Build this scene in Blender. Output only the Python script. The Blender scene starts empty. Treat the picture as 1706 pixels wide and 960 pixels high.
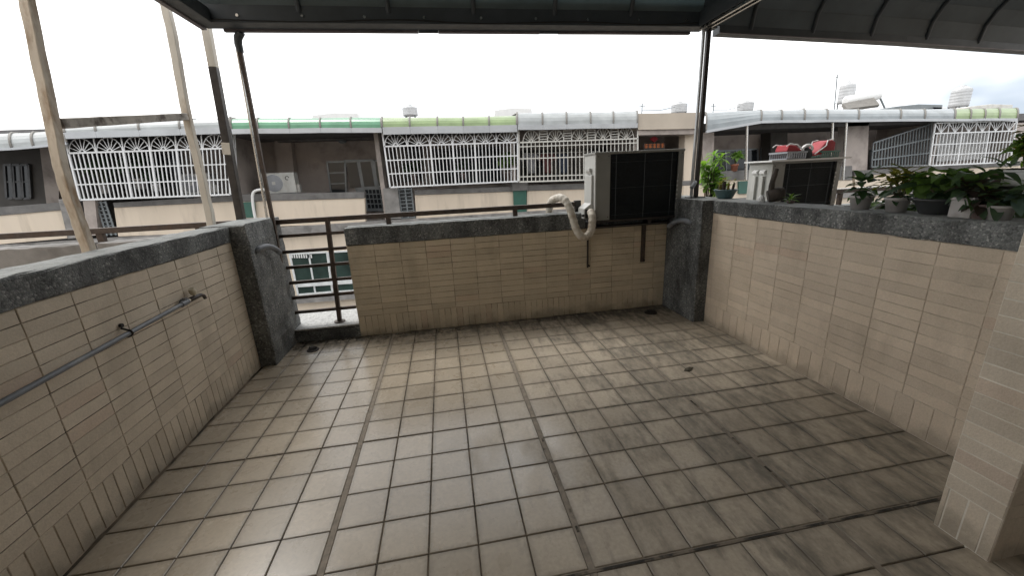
import bpy, bmesh, math, random
from mathutils import Vector, Matrix, Euler
random.seed(7)
scene = bpy.context.scene
col = scene.collection

# ------------------------------------------------------------------ camera
FPX, IW, IH = 658.44, 1706.0, 960.0
CAM = Vector((0.628614, -2.182131, 1.515822))
cam = bpy.data.cameras.new("camera")
cam_ob = bpy.data.objects.new("camera", cam)
col.objects.link(cam_ob)
cam_ob.location = CAM
cam_ob.rotation_euler = (1.2920, 0.0472, -0.1708)
cam.sensor_width = 36.0
cam.lens = 36.0 * FPX / IW
cam.clip_start = 0.05
cam.clip_end = 2000
scene.camera = cam_ob
ROT = Euler((1.2920, 0.0472, -0.1708)).to_matrix()

# ------------------------------------------------------------------ world, sun, exposure
SUN_EL, SUN_AZ = math.radians(58), math.radians(-35)   # high, ahead and to the left behind cloud
world = bpy.data.worlds.new("World")
scene.world = world
world.use_nodes = True
wn, wl = world.node_tree.nodes, world.node_tree.links
wn.clear()
w_out = wn.new('ShaderNodeOutputWorld')
w_bg = wn.new('ShaderNodeBackground')
w_bg.inputs['Strength'].default_value = 0.14
sky = wn.new('ShaderNodeTexSky')
sky.sky_type = 'NISHITA'
sky.sun_disc = False
sky.sun_elevation = SUN_EL
sky.sun_rotation = SUN_AZ
tc = wn.new('ShaderNodeTexCoord')
mp = wn.new('ShaderNodeMapping')
mp.inputs['Scale'].default_value = (1.0, 1.0, 2.2)
mp.inputs['Location'].default_value = (11.0, 3.0, 2.0)
ns = wn.new('ShaderNodeTexNoise')
ns.inputs['Scale'].default_value = 1.7
ns.inputs['Detail'].default_value = 4.5
ns.inputs['Roughness'].default_value = 0.55
rp = wn.new('ShaderNodeValToRGB')
rp.color_ramp.elements[0].position = 0.33
rp.color_ramp.elements[0].color = (3.6, 4.1, 4.8, 1)
rp.color_ramp.elements[1].position = 0.69
rp.color_ramp.elements[1].color = (17.9, 17.4, 16.6, 1)
mx = wn.new('ShaderNodeMixRGB')
mx.inputs['Fac'].default_value = 0.92
wl.new(tc.outputs['Generated'], mp.inputs['Vector'])
wl.new(mp.outputs['Vector'], ns.inputs['Vector'])
wl.new(ns.outputs['Fac'], rp.inputs['Fac'])
wl.new(sky.outputs['Color'], mx.inputs['Color1'])
wl.new(rp.outputs['Color'], mx.inputs['Color2'])
wl.new(mx.outputs['Color'], w_bg.inputs['Color'])
wl.new(w_bg.outputs['Background'], w_out.inputs['Surface'])

sun = bpy.data.lights.new("sun", 'SUN')
sun.energy = 1.5
sun.angle = math.radians(25)
sun.color = (1.0, 0.97, 0.92)
sun_ob = bpy.data.objects.new("sun", sun)
col.objects.link(sun_ob)
sd = Vector((math.sin(SUN_AZ) * math.cos(SUN_EL), math.cos(SUN_AZ) * math.cos(SUN_EL), math.sin(SUN_EL)))
sun_ob.rotation_euler = sd.to_track_quat('Z', 'Y').to_euler()
sun_ob.location = (0, 0, 30)

scene.view_settings.view_transform = 'Standard'
scene.view_settings.look = 'None'
scene.view_settings.exposure = 0.43
scene.view_settings.gamma = 1.0
scene.view_settings.use_curve_mapping = False
scene.cycles.max_bounces = 8
scene.cycles.diffuse_bounces = 5
scene.cycles.use_denoising = True


# ------------------------------------------------------------------ helpers
def at(px, py, **k):
    """World point where the view through a photo pixel meets the plane x/y/z = value."""
    d = ROT @ Vector(((px - IW / 2) / FPX, -(py - IH / 2) / FPX, -1.0))
    (a, v), = k.items()
    i = 'xyz'.index(a)
    return CAM + d * ((v - CAM[i]) / d[i])


def project(p):
    q = ROT.transposed() @ (Vector(p) - CAM)
    if q.z > -0.05:
        return None
    return IW / 2 + FPX * q.x / -q.z, IH / 2 - FPX * q.y / -q.z


class MB:
    """Collects shapes into one mesh."""
    def __init__(s):
        s.v, s.f, s.sm = [], [], []

    def add(s, vs, fs, smooth=False):
        b = len(s.v)
        s.v += [Vector(p) for p in vs]
        for f in fs:
            s.f.append([b + i for i in f])
            s.sm.append(smooth)
        return s

    def box(s, x0, x1, y0, y1, z0, z1):
        return s.add([(x0, y0, z0), (x1, y0, z0), (x1, y1, z0), (x0, y1, z0), (x0, y0, z1), (x1, y0, z1), (x1, y1, z1), (x0, y1, z1)],
                     [(0, 3, 2, 1), (4, 5, 6, 7), (0, 1, 5, 4), (1, 2, 6, 5), (2, 3, 7, 6), (3, 0, 4, 7)])

    def chbox(s, x0, x1, y0, y1, z0, z1, c):
        """box with all edges chamfered by c"""
        bm = bmesh.new()
        bmesh.ops.create_cube(bm, size=1)
        for v in bm.verts:
            v.co = ((x0 + x1) / 2 + v.co.x * (x1 - x0), (y0 + y1) / 2 + v.co.y * (y1 - y0), (z0 + z1) / 2 + v.co.z * (z1 - z0))
        bmesh.ops.bevel(bm, geom=bm.edges[:], offset=c, segments=2, affect='EDGES', profile=0.6)
        bm.verts.index_update()
        s.add([v.co.copy() for v in bm.verts], [[v.index for v in f.verts] for f in bm.faces])
        bm.free()
        return s

    def beam(s, p, q, w, h, up=(0, 0, 1)):
        p, q = Vector(p), Vector(q)
        d = (q - p).normalized()
        r = d.cross(Vector(up)).normalized()
        u = r.cross(d)
        vs = []
        for e in (p, q):
            for a, b in ((-1, -1), (1, -1), (1, 1), (-1, 1)):
                vs.append(e + r * a * w / 2 + u * b * h / 2)
        return s.add(vs, [(0, 1, 2, 3), (7, 6, 5, 4), (0, 4, 5, 1), (1, 5, 6, 2), (2, 6, 7, 3), (3, 7, 4, 0)])

    def tube(s, path, r, n=8, caps=True):
        path = [Vector(p) for p in path]
        rs = r if isinstance(r, (list, tuple)) else [r] * len(path)
        vs, fs = [], []
        t0 = (path[1] - path[0]).normalized()
        ref = Vector((0, 0, 1)) if abs(t0.z) < 0.9 else Vector((0, 1, 0))
        nrm = t0.cross(ref).normalized()
        for i, p in enumerate(path):
            if i == 0:
                t = (path[1] - p)
            elif i == len(path) - 1:
                t = p - path[i - 1]
            else:
                t = (path[i + 1] - p).normalized() + (p - path[i - 1]).normalized()
            t.normalize()
            nrm = (nrm - t * nrm.dot(t)).normalized()
            b = t.cross(nrm)
            for k in range(n):
                a = 2 * math.pi * k / n
                vs.append(p + (nrm * math.cos(a) + b * math.sin(a)) * rs[i])
        for i in range(len(path) - 1):
            for k in range(n):
                k2 = (k + 1) % n
                fs.append((i * n + k, i * n + k2, (i + 1) * n + k2, (i + 1) * n + k))
        s.add(vs, fs, True)
        if caps:
            s.add(vs[:n], [list(range(n))[::-1]])
            s.add(vs[-n:], [list(range(n))])
        return s

    def lathe(s, c, prof, n=16, sx=1.0, sy=1.0):
        c = Vector(c)
        vs, fs = [], []
        for r, z in prof:
            for k in range(n):
                a = 2 * math.pi * k / n
                vs.append(c + Vector((r * math.cos(a) * sx, r * math.sin(a) * sy, z)))
        for i in range(len(prof) - 1):
            for k in range(n):
                k2 = (k + 1) % n
                fs.append((i * n + k, i * n + k2, (i + 1) * n + k2, (i + 1) * n + k))
        return s.add(vs, fs, True)

    def prism(s, poly, vec):
        n = len(poly)
        a = [Vector(p) for p in poly]
        b = [p + Vector(vec) for p in a]
        return s.add(a + b, [list(range(n)), list(range(n, 2 * n))[::-1]] + [(i, i + n, (i + 1) % n + n, (i + 1) % n) for i in range(n)])

    def slab(s, pix, Y, depth):
        """photo-pixel outline standing at y = Y, with real thickness behind it"""
        return s.prism([at(px, py, y=Y) for px, py in pix], (0, depth, 0))


def smooth_path(p, n=6):
    p = [Vector(q) for q in p]
    out = []
    for i in range(len(p) - 1):
        p0, p1, p2, p3 = p[max(0, i - 1)], p[i], p[i + 1], p[min(len(p) - 1, i + 2)]
        for k in range(n):
            s = k / n
            out.append(0.5 * ((2 * p1) + (p2 - p0) * s + (2 * p0 - 5 * p1 + 4 * p2 - p3) * s * s + (3 * p1 - p0 - 3 * p2 + p3) * s ** 3))
    out.append(p[-1])
    return out


def origin_of(o):
    p = Vector((0, 0, 0))
    while o is not None:
        p += o.location
        o = o.parent
    return p


def obj(name, mb, m, parent=None, origin=None, bev=0.0, kind=None):
    org = origin_of(parent) if parent is not None else Vector(origin or (0, 0, 0))
    me = bpy.data.meshes.new(name)
    me.from_pydata([tuple(v - org) for v in mb.v], [], mb.f)
    me.polygons.foreach_set('use_smooth', mb.sm)
    bm = bmesh.new()
    bm.from_mesh(me)
    if bev:
        bmesh.ops.remove_doubles(bm, verts=bm.verts[:], dist=1e-5)
    bmesh.ops.recalc_face_normals(bm, faces=bm.faces[:])
    if bev:
        eds = [e for e in bm.edges if e.is_manifold and e.calc_face_angle(0) > 0.6]
        bmesh.ops.bevel(bm, geom=eds, offset=bev, segments=2, affect='EDGES', profile=0.6)
    bm.to_mesh(me)
    bm.free()
    me.update()
    o = bpy.data.objects.new(name, me)
    col.objects.link(o)
    me.materials.append(m)
    if parent is not None:
        o.parent = parent
    else:
        o.location = org
    if kind:
        o['kind'] = kind
    return o


def shared(name, me, parent, loc, rot=None, scale=None):
    """another object on an existing mesh; loc in world space"""
    o = bpy.data.objects.new(name, me)
    col.objects.link(o)
    o.parent = parent
    o.location = Vector(loc) - (origin_of(parent) if parent is not None else Vector())
    if rot is not None:
        o.rotation_euler = rot
    if scale is not None:
        o.scale = scale
    return o


def mesh_only(name, mb, m):
    me = bpy.data.meshes.new(name)
    me.from_pydata([tuple(v) for v in mb.v], [], mb.f)
    me.polygons.foreach_set('use_smooth', mb.sm)
    bm = bmesh.new(); bm.from_mesh(me)
    bmesh.ops.recalc_face_normals(bm, faces=bm.faces[:])
    bm.to_mesh(me); bm.free()
    me.materials.append(m)
    return me


def thing(name, label, cat, loc=(0, 0, 0), group=None):
    o = bpy.data.objects.new(name, None)
    o.empty_display_size = 0.1
    col.objects.link(o)
    o.location = loc
    o['label'] = label
    o['category'] = cat
    if group:
        o['group'] = group
    return o


def tag(o, label, cat, group=None):
    o['label'] = label
    o['category'] = cat
    if group:
        o['group'] = group
    return o


# ------------------------------------------------------------------ materials
class N:
    def __init__(s, name):
        s.m = bpy.data.materials.new(name)
        s.m.use_nodes = True
        s.n, s.l = s.m.node_tree.nodes, s.m.node_tree.links
        s.b = s.n['Principled BSDF']
        s.geo = s.n.new('ShaderNodeNewGeometry')
        s.tc = s.n.new('ShaderNodeTexCoord')
        s.pos = s.geo.outputs['Position']
        s.objc = s.tc.outputs['Object']
        s.oi = s.n.new('ShaderNodeObjectInfo')

    def link(s, a, b):
        s.l.new(a, b)

    def noise(s, scale, detail=4, rough=0.55, vec=None, stretch=None, dist=0.0):
        t = s.n.new('ShaderNodeTexNoise')
        t.inputs['Scale'].default_value = scale
        t.inputs['Detail'].default_value = detail
        t.inputs['Roughness'].default_value = rough
        t.inputs['Distortion'].default_value = dist
        v = vec if vec is not None else s.pos
        if stretch:
            mpn = s.n.new('ShaderNodeMapping')
            mpn.inputs['Scale'].default_value = stretch
            s.l.new(v, mpn.inputs['Vector'])
            v = mpn.outputs['Vector']
        s.l.new(v, t.inputs['Vector'])
        return t.outputs['Fac']

    def voronoi(s, scale, feature='F1', out='Color', vec=None):
        t = s.n.new('ShaderNodeTexVoronoi')
        t.feature = feature
        t.inputs['Scale'].default_value = scale
        s.l.new(vec if vec is not None else s.pos, t.inputs['Vector'])
        return t.outputs[out]

    def ramp(s, fac, *stops):
        r = s.n.new('ShaderNodeValToRGB')
        el = r.color_ramp.elements
        while len(el) < len(stops):
            el.new(0.5)
        for e, (p, c) in zip(el, stops):
            e.position = p
            e.color = (c, c, c, 1) if not isinstance(c, tuple) else (*c, 1)
        s.l.new(fac, r.inputs['Fac'])
        return r.outputs['Color']

    def math(s, op, a, b=None, clamp=False):
        t = s.n.new('ShaderNodeMath')
        t.operation = op
        t.use_clamp = clamp
        for i, x in enumerate((a, b)):
            if x is None:
                continue
            if isinstance(x, (int, float)):
                t.inputs[i].default_value = x
            else:
                s.l.new(x, t.inputs[i])
        return t.outputs[0]

    def maprange(s, v, a, b, c=0.0, d=1.0):
        t = s.n.new('ShaderNodeMapRange')
        t.inputs[1].default_value, t.inputs[2].default_value = a, b
        t.inputs[3].default_value, t.inputs[4].default_value = c, d
        s.l.new(v, t.inputs[0])
        return t.outputs[0]

    def mix(s, fac, a, b, mode='MIX'):
        t = s.n.new('ShaderNodeMixRGB')
        t.blend_type = mode
        for i, x in zip(('Fac', 'Color1', 'Color2'), (fac, a, b)):
            if isinstance(x, (int, float)):
                t.inputs[i].default_value = x if i == 'Fac' else (x, x, x, 1)
            elif isinstance(x, tuple):
                t.inputs[i].default_value = (*x, 1)
            else:
                s.l.new(x, t.inputs[i])
        return t.outputs[0]

    def sep(s, v):
        t = s.n.new('ShaderNodeSeparateXYZ')
        s.l.new(v, t.inputs[0])
        return t.outputs

    def bump(s, h, strength=0.3, dist=0.002):
        t = s.n.new('ShaderNodeBump')
        t.inputs['Strength'].default_value = strength
        t.inputs['Distance'].default_value = dist
        s.l.new(h, t.inputs['Height'])
        s.l.new(t.outputs['Normal'], s.b.inputs['Normal'])

    def color(s, c):
        if isinstance(c, tuple):
            s.b.inputs['Base Color'].default_value = (*c, 1)
        else:
            s.l.new(c, s.b.inputs['Base Color'])

    def rough(s, r):
        if isinstance(r, (int, float)):
            s.b.inputs['Roughness'].default_value = r
        else:
            s.l.new(r, s.b.inputs['Roughness'])


def simple(name, c, rough=0.6, metal=0.0, var=0.15, scale=6.0, rnd=0.0, dirt=None, dirt_lo=0.5, dirt_hi=0.7, dscale=3.0, bump=0.0, bscale=150.0, stretch=None):
    k = N(name)
    f = k.noise(scale, 5, stretch=stretch)
    a = tuple(max(0, x * (1 - var)) for x in c)
    b = tuple(x * (1 + var) for x in c)
    out = k.ramp(f, (0.3, a), (0.7, b))
    if rnd:
        g = k.maprange(k.oi.outputs['Random'], 0, 1, 1 - rnd, 1 + rnd)
        out = k.mix(1.0, out, g, 'MULTIPLY')
    if dirt:
        d = k.ramp(k.noise(dscale, 6, 0.62, stretch=stretch), (dirt_lo, 0.0), (dirt_hi, 1.0))
        out = k.mix(d, out, dirt)
    k.color(out)
    k.rough(k.maprange(k.noise(scale * 2.3, 3), 0.2, 0.8, max(0.03, rough - 0.1), min(1, rough + 0.1)))
    k.b.inputs['Metallic'].default_value = metal
    if bump:
        k.bump(k.noise(bscale, 3), bump, 0.003)
    return k.m


M = {}


def floor_tile_mat():
    k = N('glazed_floor_tile')
    base = k.ramp(k.noise(3.2, 6), (0.3, (0.37, 0.31, 0.235)), (0.7, (0.445, 0.38, 0.295)))
    fine = k.ramp(k.noise(55, 5, 0.6), (0.3, 0.86), (0.7, 1.08))
    base = k.mix(1.0, base, fine, 'MULTIPLY')
    g = k.maprange(k.oi.outputs['Random'], 0, 1, 0.88, 1.09)
    base = k.mix(1.0, base, g, 'MULTIPLY')
    # worn grime creeping in from the joints
    x, y, z = k.sep(k.objc)
    e = k.math('MAXIMUM', k.math('ABSOLUTE', x), k.math('ABSOLUTE', y))
    e = k.math('ADD', e, k.maprange(k.noise(14, 4), 0, 1, -0.016, 0.016))
    edge = k.maprange(e, 0.076, 0.104, 0.0, 0.55)
    base = k.mix(edge, base, (0.14, 0.12, 0.092))
    # dark mildew where rain blows in, patchy
    px, py, pz = k.sep(k.pos)
    n1 = k.noise(2.6, 6, 0.62, stretch=(1.6, 0.8, 1))
    n2 = k.noise(9.0, 5, 0.65, stretch=(2.4, 0.8, 1))
    wet = k.math('ADD', k.maprange(px, 0.4, 1.9, -0.14, 0.05), k.math('ADD', k.math('MULTIPLY', n1, 0.55), k.math('MULTIPLY', n2, 0.45)))
    mil = k.maprange(wet, 0.49, 0.66, 0.0, 0.72)
    base = k.mix(mil, base, (0.085, 0.078, 0.062))
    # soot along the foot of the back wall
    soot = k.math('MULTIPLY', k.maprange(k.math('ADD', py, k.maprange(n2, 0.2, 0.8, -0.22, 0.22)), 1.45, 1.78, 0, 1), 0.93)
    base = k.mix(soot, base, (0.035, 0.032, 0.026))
    sp = k.ramp(k.noise(120, 2, 0.5), (0.70, 0.0), (0.76, 0.6))
    base = k.mix(sp, base, (0.05, 0.045, 0.04))
    dull = k.maprange(k.math('ADD', px, k.maprange(n1, 0.3, 0.7, -0.5, 0.5)), 0.75, 1.55, 0, 1)
    k.color(base)
    r = k.maprange(k.noise(7, 5), 0.25, 0.75, 0.22, 0.34)
    r = k.math('ADD', r, k.math('MULTIPLY', k.math('MAXIMUM', mil, dull), 0.36), True)
    k.rough(r)
    k.b.inputs['Specular IOR Level'].default_value = 0.55
    k.link(k.math('MULTIPLY', k.math('SUBTRACT', 1.0, dull), 0.5), k.b.inputs['Coat Weight'])
    k.link(k.math('ADD', k.math('MULTIPLY', mil, 0.4), 0.20), k.b.inputs['Coat Roughness'])
    k.bump(k.noise(38, 4), 0.06, 0.002)
    return k.m


def wall_tile_mat(name, c1, c2, dark=0.0):
    k = N(name)
    base = k.ramp(k.noise(4.5, 5), (0.3, c1), (0.7, c2))
    g = k.maprange(k.oi.outputs['Random'], 0, 1, 0.90, 1.08)
    base = k.mix(1.0, base, g, 'MULTIPLY')
    # a few tiles fired pinker than the rest
    pink = k.maprange(k.math('FRACT', k.math('MULTIPLY', k.oi.outputs['Random'], 17.31)), 0.955, 0.965, 0.0, 0.22)
    base = k.mix(pink, base, (0.50, 0.30, 0.22))
    st = k.ramp(k.noise(2.2, 6, 0.6, stretch=(2.2, 2.2, 0.8)), (0.5, 0.0), (0.78, 0.38))
    base = k.mix(st, base, (0.20, 0.165, 0.115))
    gr = k.noise(120, 3, 0.65)
    base = k.mix(1.0, base, k.ramp(gr, (0.3, 0.90), (0.7, 1.07)), 'MULTIPLY')
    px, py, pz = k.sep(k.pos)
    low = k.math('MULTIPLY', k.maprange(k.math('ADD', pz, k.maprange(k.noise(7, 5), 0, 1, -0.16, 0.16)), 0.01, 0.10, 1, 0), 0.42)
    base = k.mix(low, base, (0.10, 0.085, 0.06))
    k.color(base)
    k.rough(0.62)
    k.bump(k.noise(110, 4, 0.65), 0.5, 0.005)
    return k.m


def pebble_mat(name, base_c, light, dark, scale=95):
    k = N(name)
    c = k.voronoi(scale)
    r, g, b = k.sep(c)
    v = k.ramp(r, (0.0, dark), (0.45, base_c), (0.82, base_c), (1.0, light))
    d = k.voronoi(scale, 'DISTANCE_TO_EDGE', 'Distance')
    v = k.mix(k.maprange(d, 0.0, 0.10, 0.5, 0.0), v, (0.035, 0.037, 0.037))
    big = k.ramp(k.noise(4.5, 7, 0.65, stretch=(1, 1, 0.45)), (0.34, 0.35), (0.66, 1.5))
    drip = k.ramp(k.noise(13, 5, 0.6, stretch=(1, 1, 0.12)), (0.52, 0.0), (0.7, 0.35))
    v = k.mix(drip, v, (0.20, 0.205, 0.20))
    v = k.mix(1.0, v, big, 'MULTIPLY')
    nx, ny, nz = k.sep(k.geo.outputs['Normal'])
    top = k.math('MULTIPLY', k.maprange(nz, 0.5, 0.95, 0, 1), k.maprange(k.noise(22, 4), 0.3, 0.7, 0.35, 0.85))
    v = k.mix(top, v, (0.30, 0.31, 0.30))   # paler, in patches, on faces turned upward
    k.color(v)
    k.rough(0.8)
    k.bump(d, 0.9, 0.006)
    return k.m


M['floor_tile'] = floor_tile_mat()
M['wall_tile'] = wall_tile_mat('cream_wall_tile', (0.53, 0.45, 0.35), (0.62, 0.535, 0.425))
M['right_tile'] = wall_tile_mat('shade_toned_wall_tile', (0.54, 0.445, 0.34), (0.60, 0.50, 0.39))  # cream tile again, its colour toned for shade on the right wall
M['back_tile'] = wall_tile_mat('tan_wall_tile', (0.51, 0.425, 0.305), (0.58, 0.495, 0.365))
M['pale_tile'] = wall_tile_mat('pale_column_tile', (0.54, 0.46, 0.36), (0.61, 0.53, 0.425))
M['mortar'] = simple('wall_grout', (0.44, 0.365, 0.275), 0.9, var=0.2, scale=9, dirt=(0.045, 0.034, 0.022), dscale=3.4, dirt_lo=0.47, dirt_hi=0.58, stretch=(0.8, 0.8, 3.5))
M['back_mortar'] = simple('back_wall_grout', (0.42, 0.345, 0.24), 0.9, var=0.2, scale=9, dirt=(0.03, 0.023, 0.015), dscale=3.6, dirt_lo=0.45, dirt_hi=0.58, stretch=(0.8, 0.8, 3.5))
M['right_mortar'] = simple('right_wall_grout', (0.55, 0.47, 0.38), 0.9, var=0.2, scale=9, dirt=(0.25, 0.195, 0.14), dscale=5, dirt_lo=0.45, dirt_hi=0.7)
M['pale_mortar'] = simple('pale_grout', (0.66, 0.62, 0.54), 0.9, var=0.2, scale=9)
M['pebble'] = pebble_mat('washed_pebble_dash', (0.135, 0.14, 0.137), (0.27, 0.27, 0.26), (0.06, 0.064, 0.064), 95)
M['bed'] = simple('floor_grout', (0.15, 0.115, 0.08), 0.85, var=0.5, scale=14, dirt=(0.025, 0.021, 0.017), dscale=5, dirt_lo=0.42, dirt_hi=0.6)
M['joint_fill'] = simple('expansion_joint_filler', (0.22, 0.185, 0.145), 0.8, var=0.25, scale=25, dirt=(0.05, 0.042, 0.034), dscale=9, dirt_lo=0.6, dirt_hi=0.68)
M['granite'] = simple('granite_sill', (0.40, 0.40, 0.39), 0.6, var=0.35, scale=70, dirt=(0.2, 0.2, 0.195), dscale=22, dirt_lo=0.5, dirt_hi=0.7)
M['rust'] = simple('rusty_brown_steel', (0.062, 0.045, 0.036), 0.55, 0.2, var=0.4, scale=20, dirt=(0.075, 0.045, 0.03), dscale=12, dirt_lo=0.5, dirt_hi=0.75)
M['dark_steel'] = simple('dark_steel', (0.045, 0.04, 0.038), 0.45, 0.5, var=0.3, scale=15)
M['stainless'] = simple('brushed_stainless', (0.50, 0.49, 0.47), 0.28, 1.0, var=0.15, scale=12, stretch=(1, 1, 0.1))
M['wood_paint'] = simple('weathered_cream_paint', (0.60, 0.56, 0.49), 0.8, var=0.15, scale=9, dirt=(0.30, 0.21, 0.13), dscale=9, dirt_lo=0.54, dirt_hi=0.74, bump=0.3, bscale=60, stretch=(1, 1, 0.25))
M['wood_worn'] = simple('worn_tan_paint', (0.62, 0.56, 0.48), 0.85, var=0.2, scale=9, dirt=(0.33, 0.225, 0.14), dscale=10, dirt_lo=0.48, dirt_hi=0.66, bump=0.5, bscale=50, stretch=(1, 1, 0.3))
M['wood_grey'] = simple('weathered_grey_timber', (0.42, 0.39, 0.35), 0.85, var=0.3, scale=9, dirt=(0.12, 0.10, 0.085), dscale=11, dirt_lo=0.48, dirt_hi=0.66, bump=0.4, bscale=60)
M['upvc'] = simple('grey_water_pipe', (0.145, 0.155, 0.17), 0.45, var=0.25, scale=10, dirt=(0.26, 0.26, 0.25), dscale=8, dirt_lo=0.55, dirt_hi=0.75)
M['brass'] = simple('tarnished_brass', (0.035, 0.025, 0.02), 0.5, 0.0, var=0.4, scale=60)
M['cream_plastic'] = simple('yellowed_plastic', (0.50, 0.44, 0.33), 0.5, var=0.1)
M['tape'] = simple('cream_pipe_wrap', (0.53, 0.49, 0.42), 0.5, var=0.12, scale=18, dirt=(0.30, 0.24, 0.17), dscale=8, dirt_lo=0.48, dirt_hi=0.75, bump=0.4, bscale=55)
M['ac_shaded'] = simple('shade_toned_grey_sheet', (0.22, 0.22, 0.205), 0.5, var=0.08, scale=4, dirt=(0.17, 0.16, 0.14), dscale=5, dirt_lo=0.5, dirt_hi=0.85)  # casing paint darkened for the shade on its front faces
M['ac_white'] = simple('white_painted_sheet', (0.44, 0.44, 0.42), 0.5, var=0.10, scale=4, dirt=(0.27, 0.25, 0.22), dscale=6, dirt_lo=0.52, dirt_hi=0.85, stretch=(1, 1, 0.4))
M['ac_dark'] = simple('coil_fins', (0.009, 0.013, 0.016), 0.7, 0.0, var=0.3, scale=30)
M['wire'] = simple('dark_guard_wire', (0.06, 0.07, 0.075), 0.5, 0.3)
M['black'] = simple('black_recess', (0.012, 0.012, 0.012), 0.8)
M['iron'] = simple('cast_iron', (0.025, 0.022, 0.02), 0.7, 0.3, var=0.4, scale=40)
M['house_in'] = simple('interior_plaster', (0.80, 0.76, 0.70), 0.9)
M['dead_leaf'] = simple('dead_leaf', (0.05, 0.042, 0.025), 0.8, var=0.3, scale=80)


def sheet_mat(name, c, trans=0.25, rough=0.5):
    k = N(name)
    base = k.ramp(k.noise(2.4, 6, 0.6), (0.3, tuple(x * 0.78 for x in c)), (0.7, tuple(min(1, x * 1.12) for x in c)))
    k.color(base)
    k.rough(rough)
    t = k.n.new('ShaderNodeBsdfTranslucent')
    k.link(base, t.inputs['Color'])
    m = k.n.new('ShaderNodeMixShader')
    m.inputs[0].default_value = trans
    k.link(k.b.outputs[0], m.inputs[1])
    k.link(t.outputs[0], m.inputs[2])
    k.link(m.outputs[0], k.n['Material Output'].inputs['Surface'])
    return k.m


M['canopy'] = sheet_mat('smoked_canopy_sheet', (0.19, 0.235, 0.245), 0.5)
M['canopy_b'] = sheet_mat('brown_canopy_sheet', (0.12, 0.135, 0.14), 0.45)
M['canopy_frame'] = simple('dark_canopy_frame', (0.045, 0.054, 0.062), 0.55, 0.0)
M['gutter'] = simple('pale_gutter_lip', (0.13, 0.115, 0.125), 0.5, 0.2, var=0.35, scale=3)

# facade materials
M['cream_far'] = simple('cream_facade_tile', (0.66, 0.565, 0.455), 0.7, var=0.05, scale=2, dirt=(0.42, 0.355, 0.28), dscale=2.2, dirt_lo=0.54, dirt_hi=0.86, stretch=(1.6, 1.6, 0.25))
M['coping_far'] = simple('grey_facade_coping', (0.16, 0.155, 0.15), 0.8, var=0.25, scale=6, dirt=(0.07, 0.068, 0.065), dscale=3, dirt_lo=0.48, dirt_hi=0.75)
M['plaster'] = simple('grey_brown_plaster', (0.40, 0.35, 0.32), 0.85, var=0.12, scale=2, dirt=(0.11, 0.095, 0.085), dscale=1.3, dirt_lo=0.5, dirt_hi=0.8)
M['plaster_dk'] = simple('shade_dark_plaster', (0.085, 0.08, 0.075), 0.9, var=0.2, scale=2)  # plaster colour darkened to carry the shade of the deep recesses
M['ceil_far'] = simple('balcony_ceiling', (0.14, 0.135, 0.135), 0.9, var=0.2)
M['white_metal'] = simple('white_painted_steel', (0.72, 0.73, 0.74), 0.45, var=0.06, scale=5, dirt=(0.45, 0.42, 0.38), dscale=3, dirt_lo=0.6, dirt_hi=0.9)
M['cream_metal'] = simple('off_white_painted_steel', (0.58, 0.57, 0.53), 0.5, var=0.08, scale=5, dirt=(0.36, 0.33, 0.28), dscale=3, dirt_lo=0.5, dirt_hi=0.85)
M['grey_metal'] = simple('grey_painted_steel', (0.17, 0.19, 0.20), 0.5, var=0.1)
M['fascia'] = simple('aluminium_fascia', (0.42, 0.435, 0.45), 0.4, 0.3, var=0.12, scale=2)
M['green_sheet'] = sheet_mat('green_polycarbonate', (0.13, 0.32, 0.19), 0.2, 0.3)
M['lime_sheet'] = sheet_mat('lime_polycarbonate', (0.29, 0.38, 0.19), 0.2, 0.3)
M['white_sheet'] = sheet_mat('milky_polycarbonate', (0.40, 0.42, 0.42), 0.2, 0.3)
M['grey_sheet'] = sheet_mat('grey_polycarbonate', (0.30, 0.33, 0.345), 0.15, 0.3)
M['rib'] = simple('awning_rib', (0.15, 0.14, 0.125), 0.6)
M['green_paint'] = simple('dark_green_tile', (0.035, 0.11, 0.085), 0.4, var=0.15)
M['glass_dark'] = simple('dark_window_glass', (0.018, 0.022, 0.026), 0.08, var=0.3, scale=1.5)
M['glass_green'] = simple('green_window_glass', (0.025, 0.045, 0.038), 0.08, var=0.5, scale=1.6)
M['alu'] = simple('grey_aluminium_frame', (0.20, 0.215, 0.225), 0.4, 0.4)
M['shade_frame'] = simple('shade_toned_frame', (0.06, 0.062, 0.065), 0.5)  # frame colour darkened with the shade inside the far balconies
M['alu_white'] = simple('white_aluminium_frame', (0.68, 0.70, 0.70), 0.4, 0.1)
M['slab'] = simple('weathered_slab_edge', (0.24, 0.23, 0.22), 0.85, var=0.25, scale=4, dirt=(0.09, 0.085, 0.08), dscale=2.5, dirt_lo=0.5, dirt_hi=0.75)
M['beige_block'] = simple('beige_fascia_tile', (0.46, 0.40, 0.33), 0.75, var=0.1, scale=1.5)
M['tank'] = simple('tank_steel', (0.46, 0.465, 0.47), 0.45, 0.3, var=0.1)
M['red'] = simple('red_plastic', (0.32, 0.010, 0.020), 0.6, var=0.15)
M['orange'] = simple('orange_gold_lettering', (0.85, 0.24, 0.06), 0.5, var=0.1)
M['white_plastic'] = simple('white_plastic', (0.72, 0.72, 0.71), 0.4, var=0.05)
M['grey_plastic'] = simple('grey_plastic', (0.24, 0.25, 0.27), 0.5, var=0.1)
M['teal_pot'] = simple('teal_glazed_pot', (0.065, 0.115, 0.12), 0.35, var=0.2, scale=20)
M['white_pot'] = simple('dusty_white_pot', (0.34, 0.32, 0.31), 0.6, var=0.12, scale=14, dirt=(0.22, 0.2, 0.18), dscale=12, dirt_lo=0.5, dirt_hi=0.8)
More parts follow.
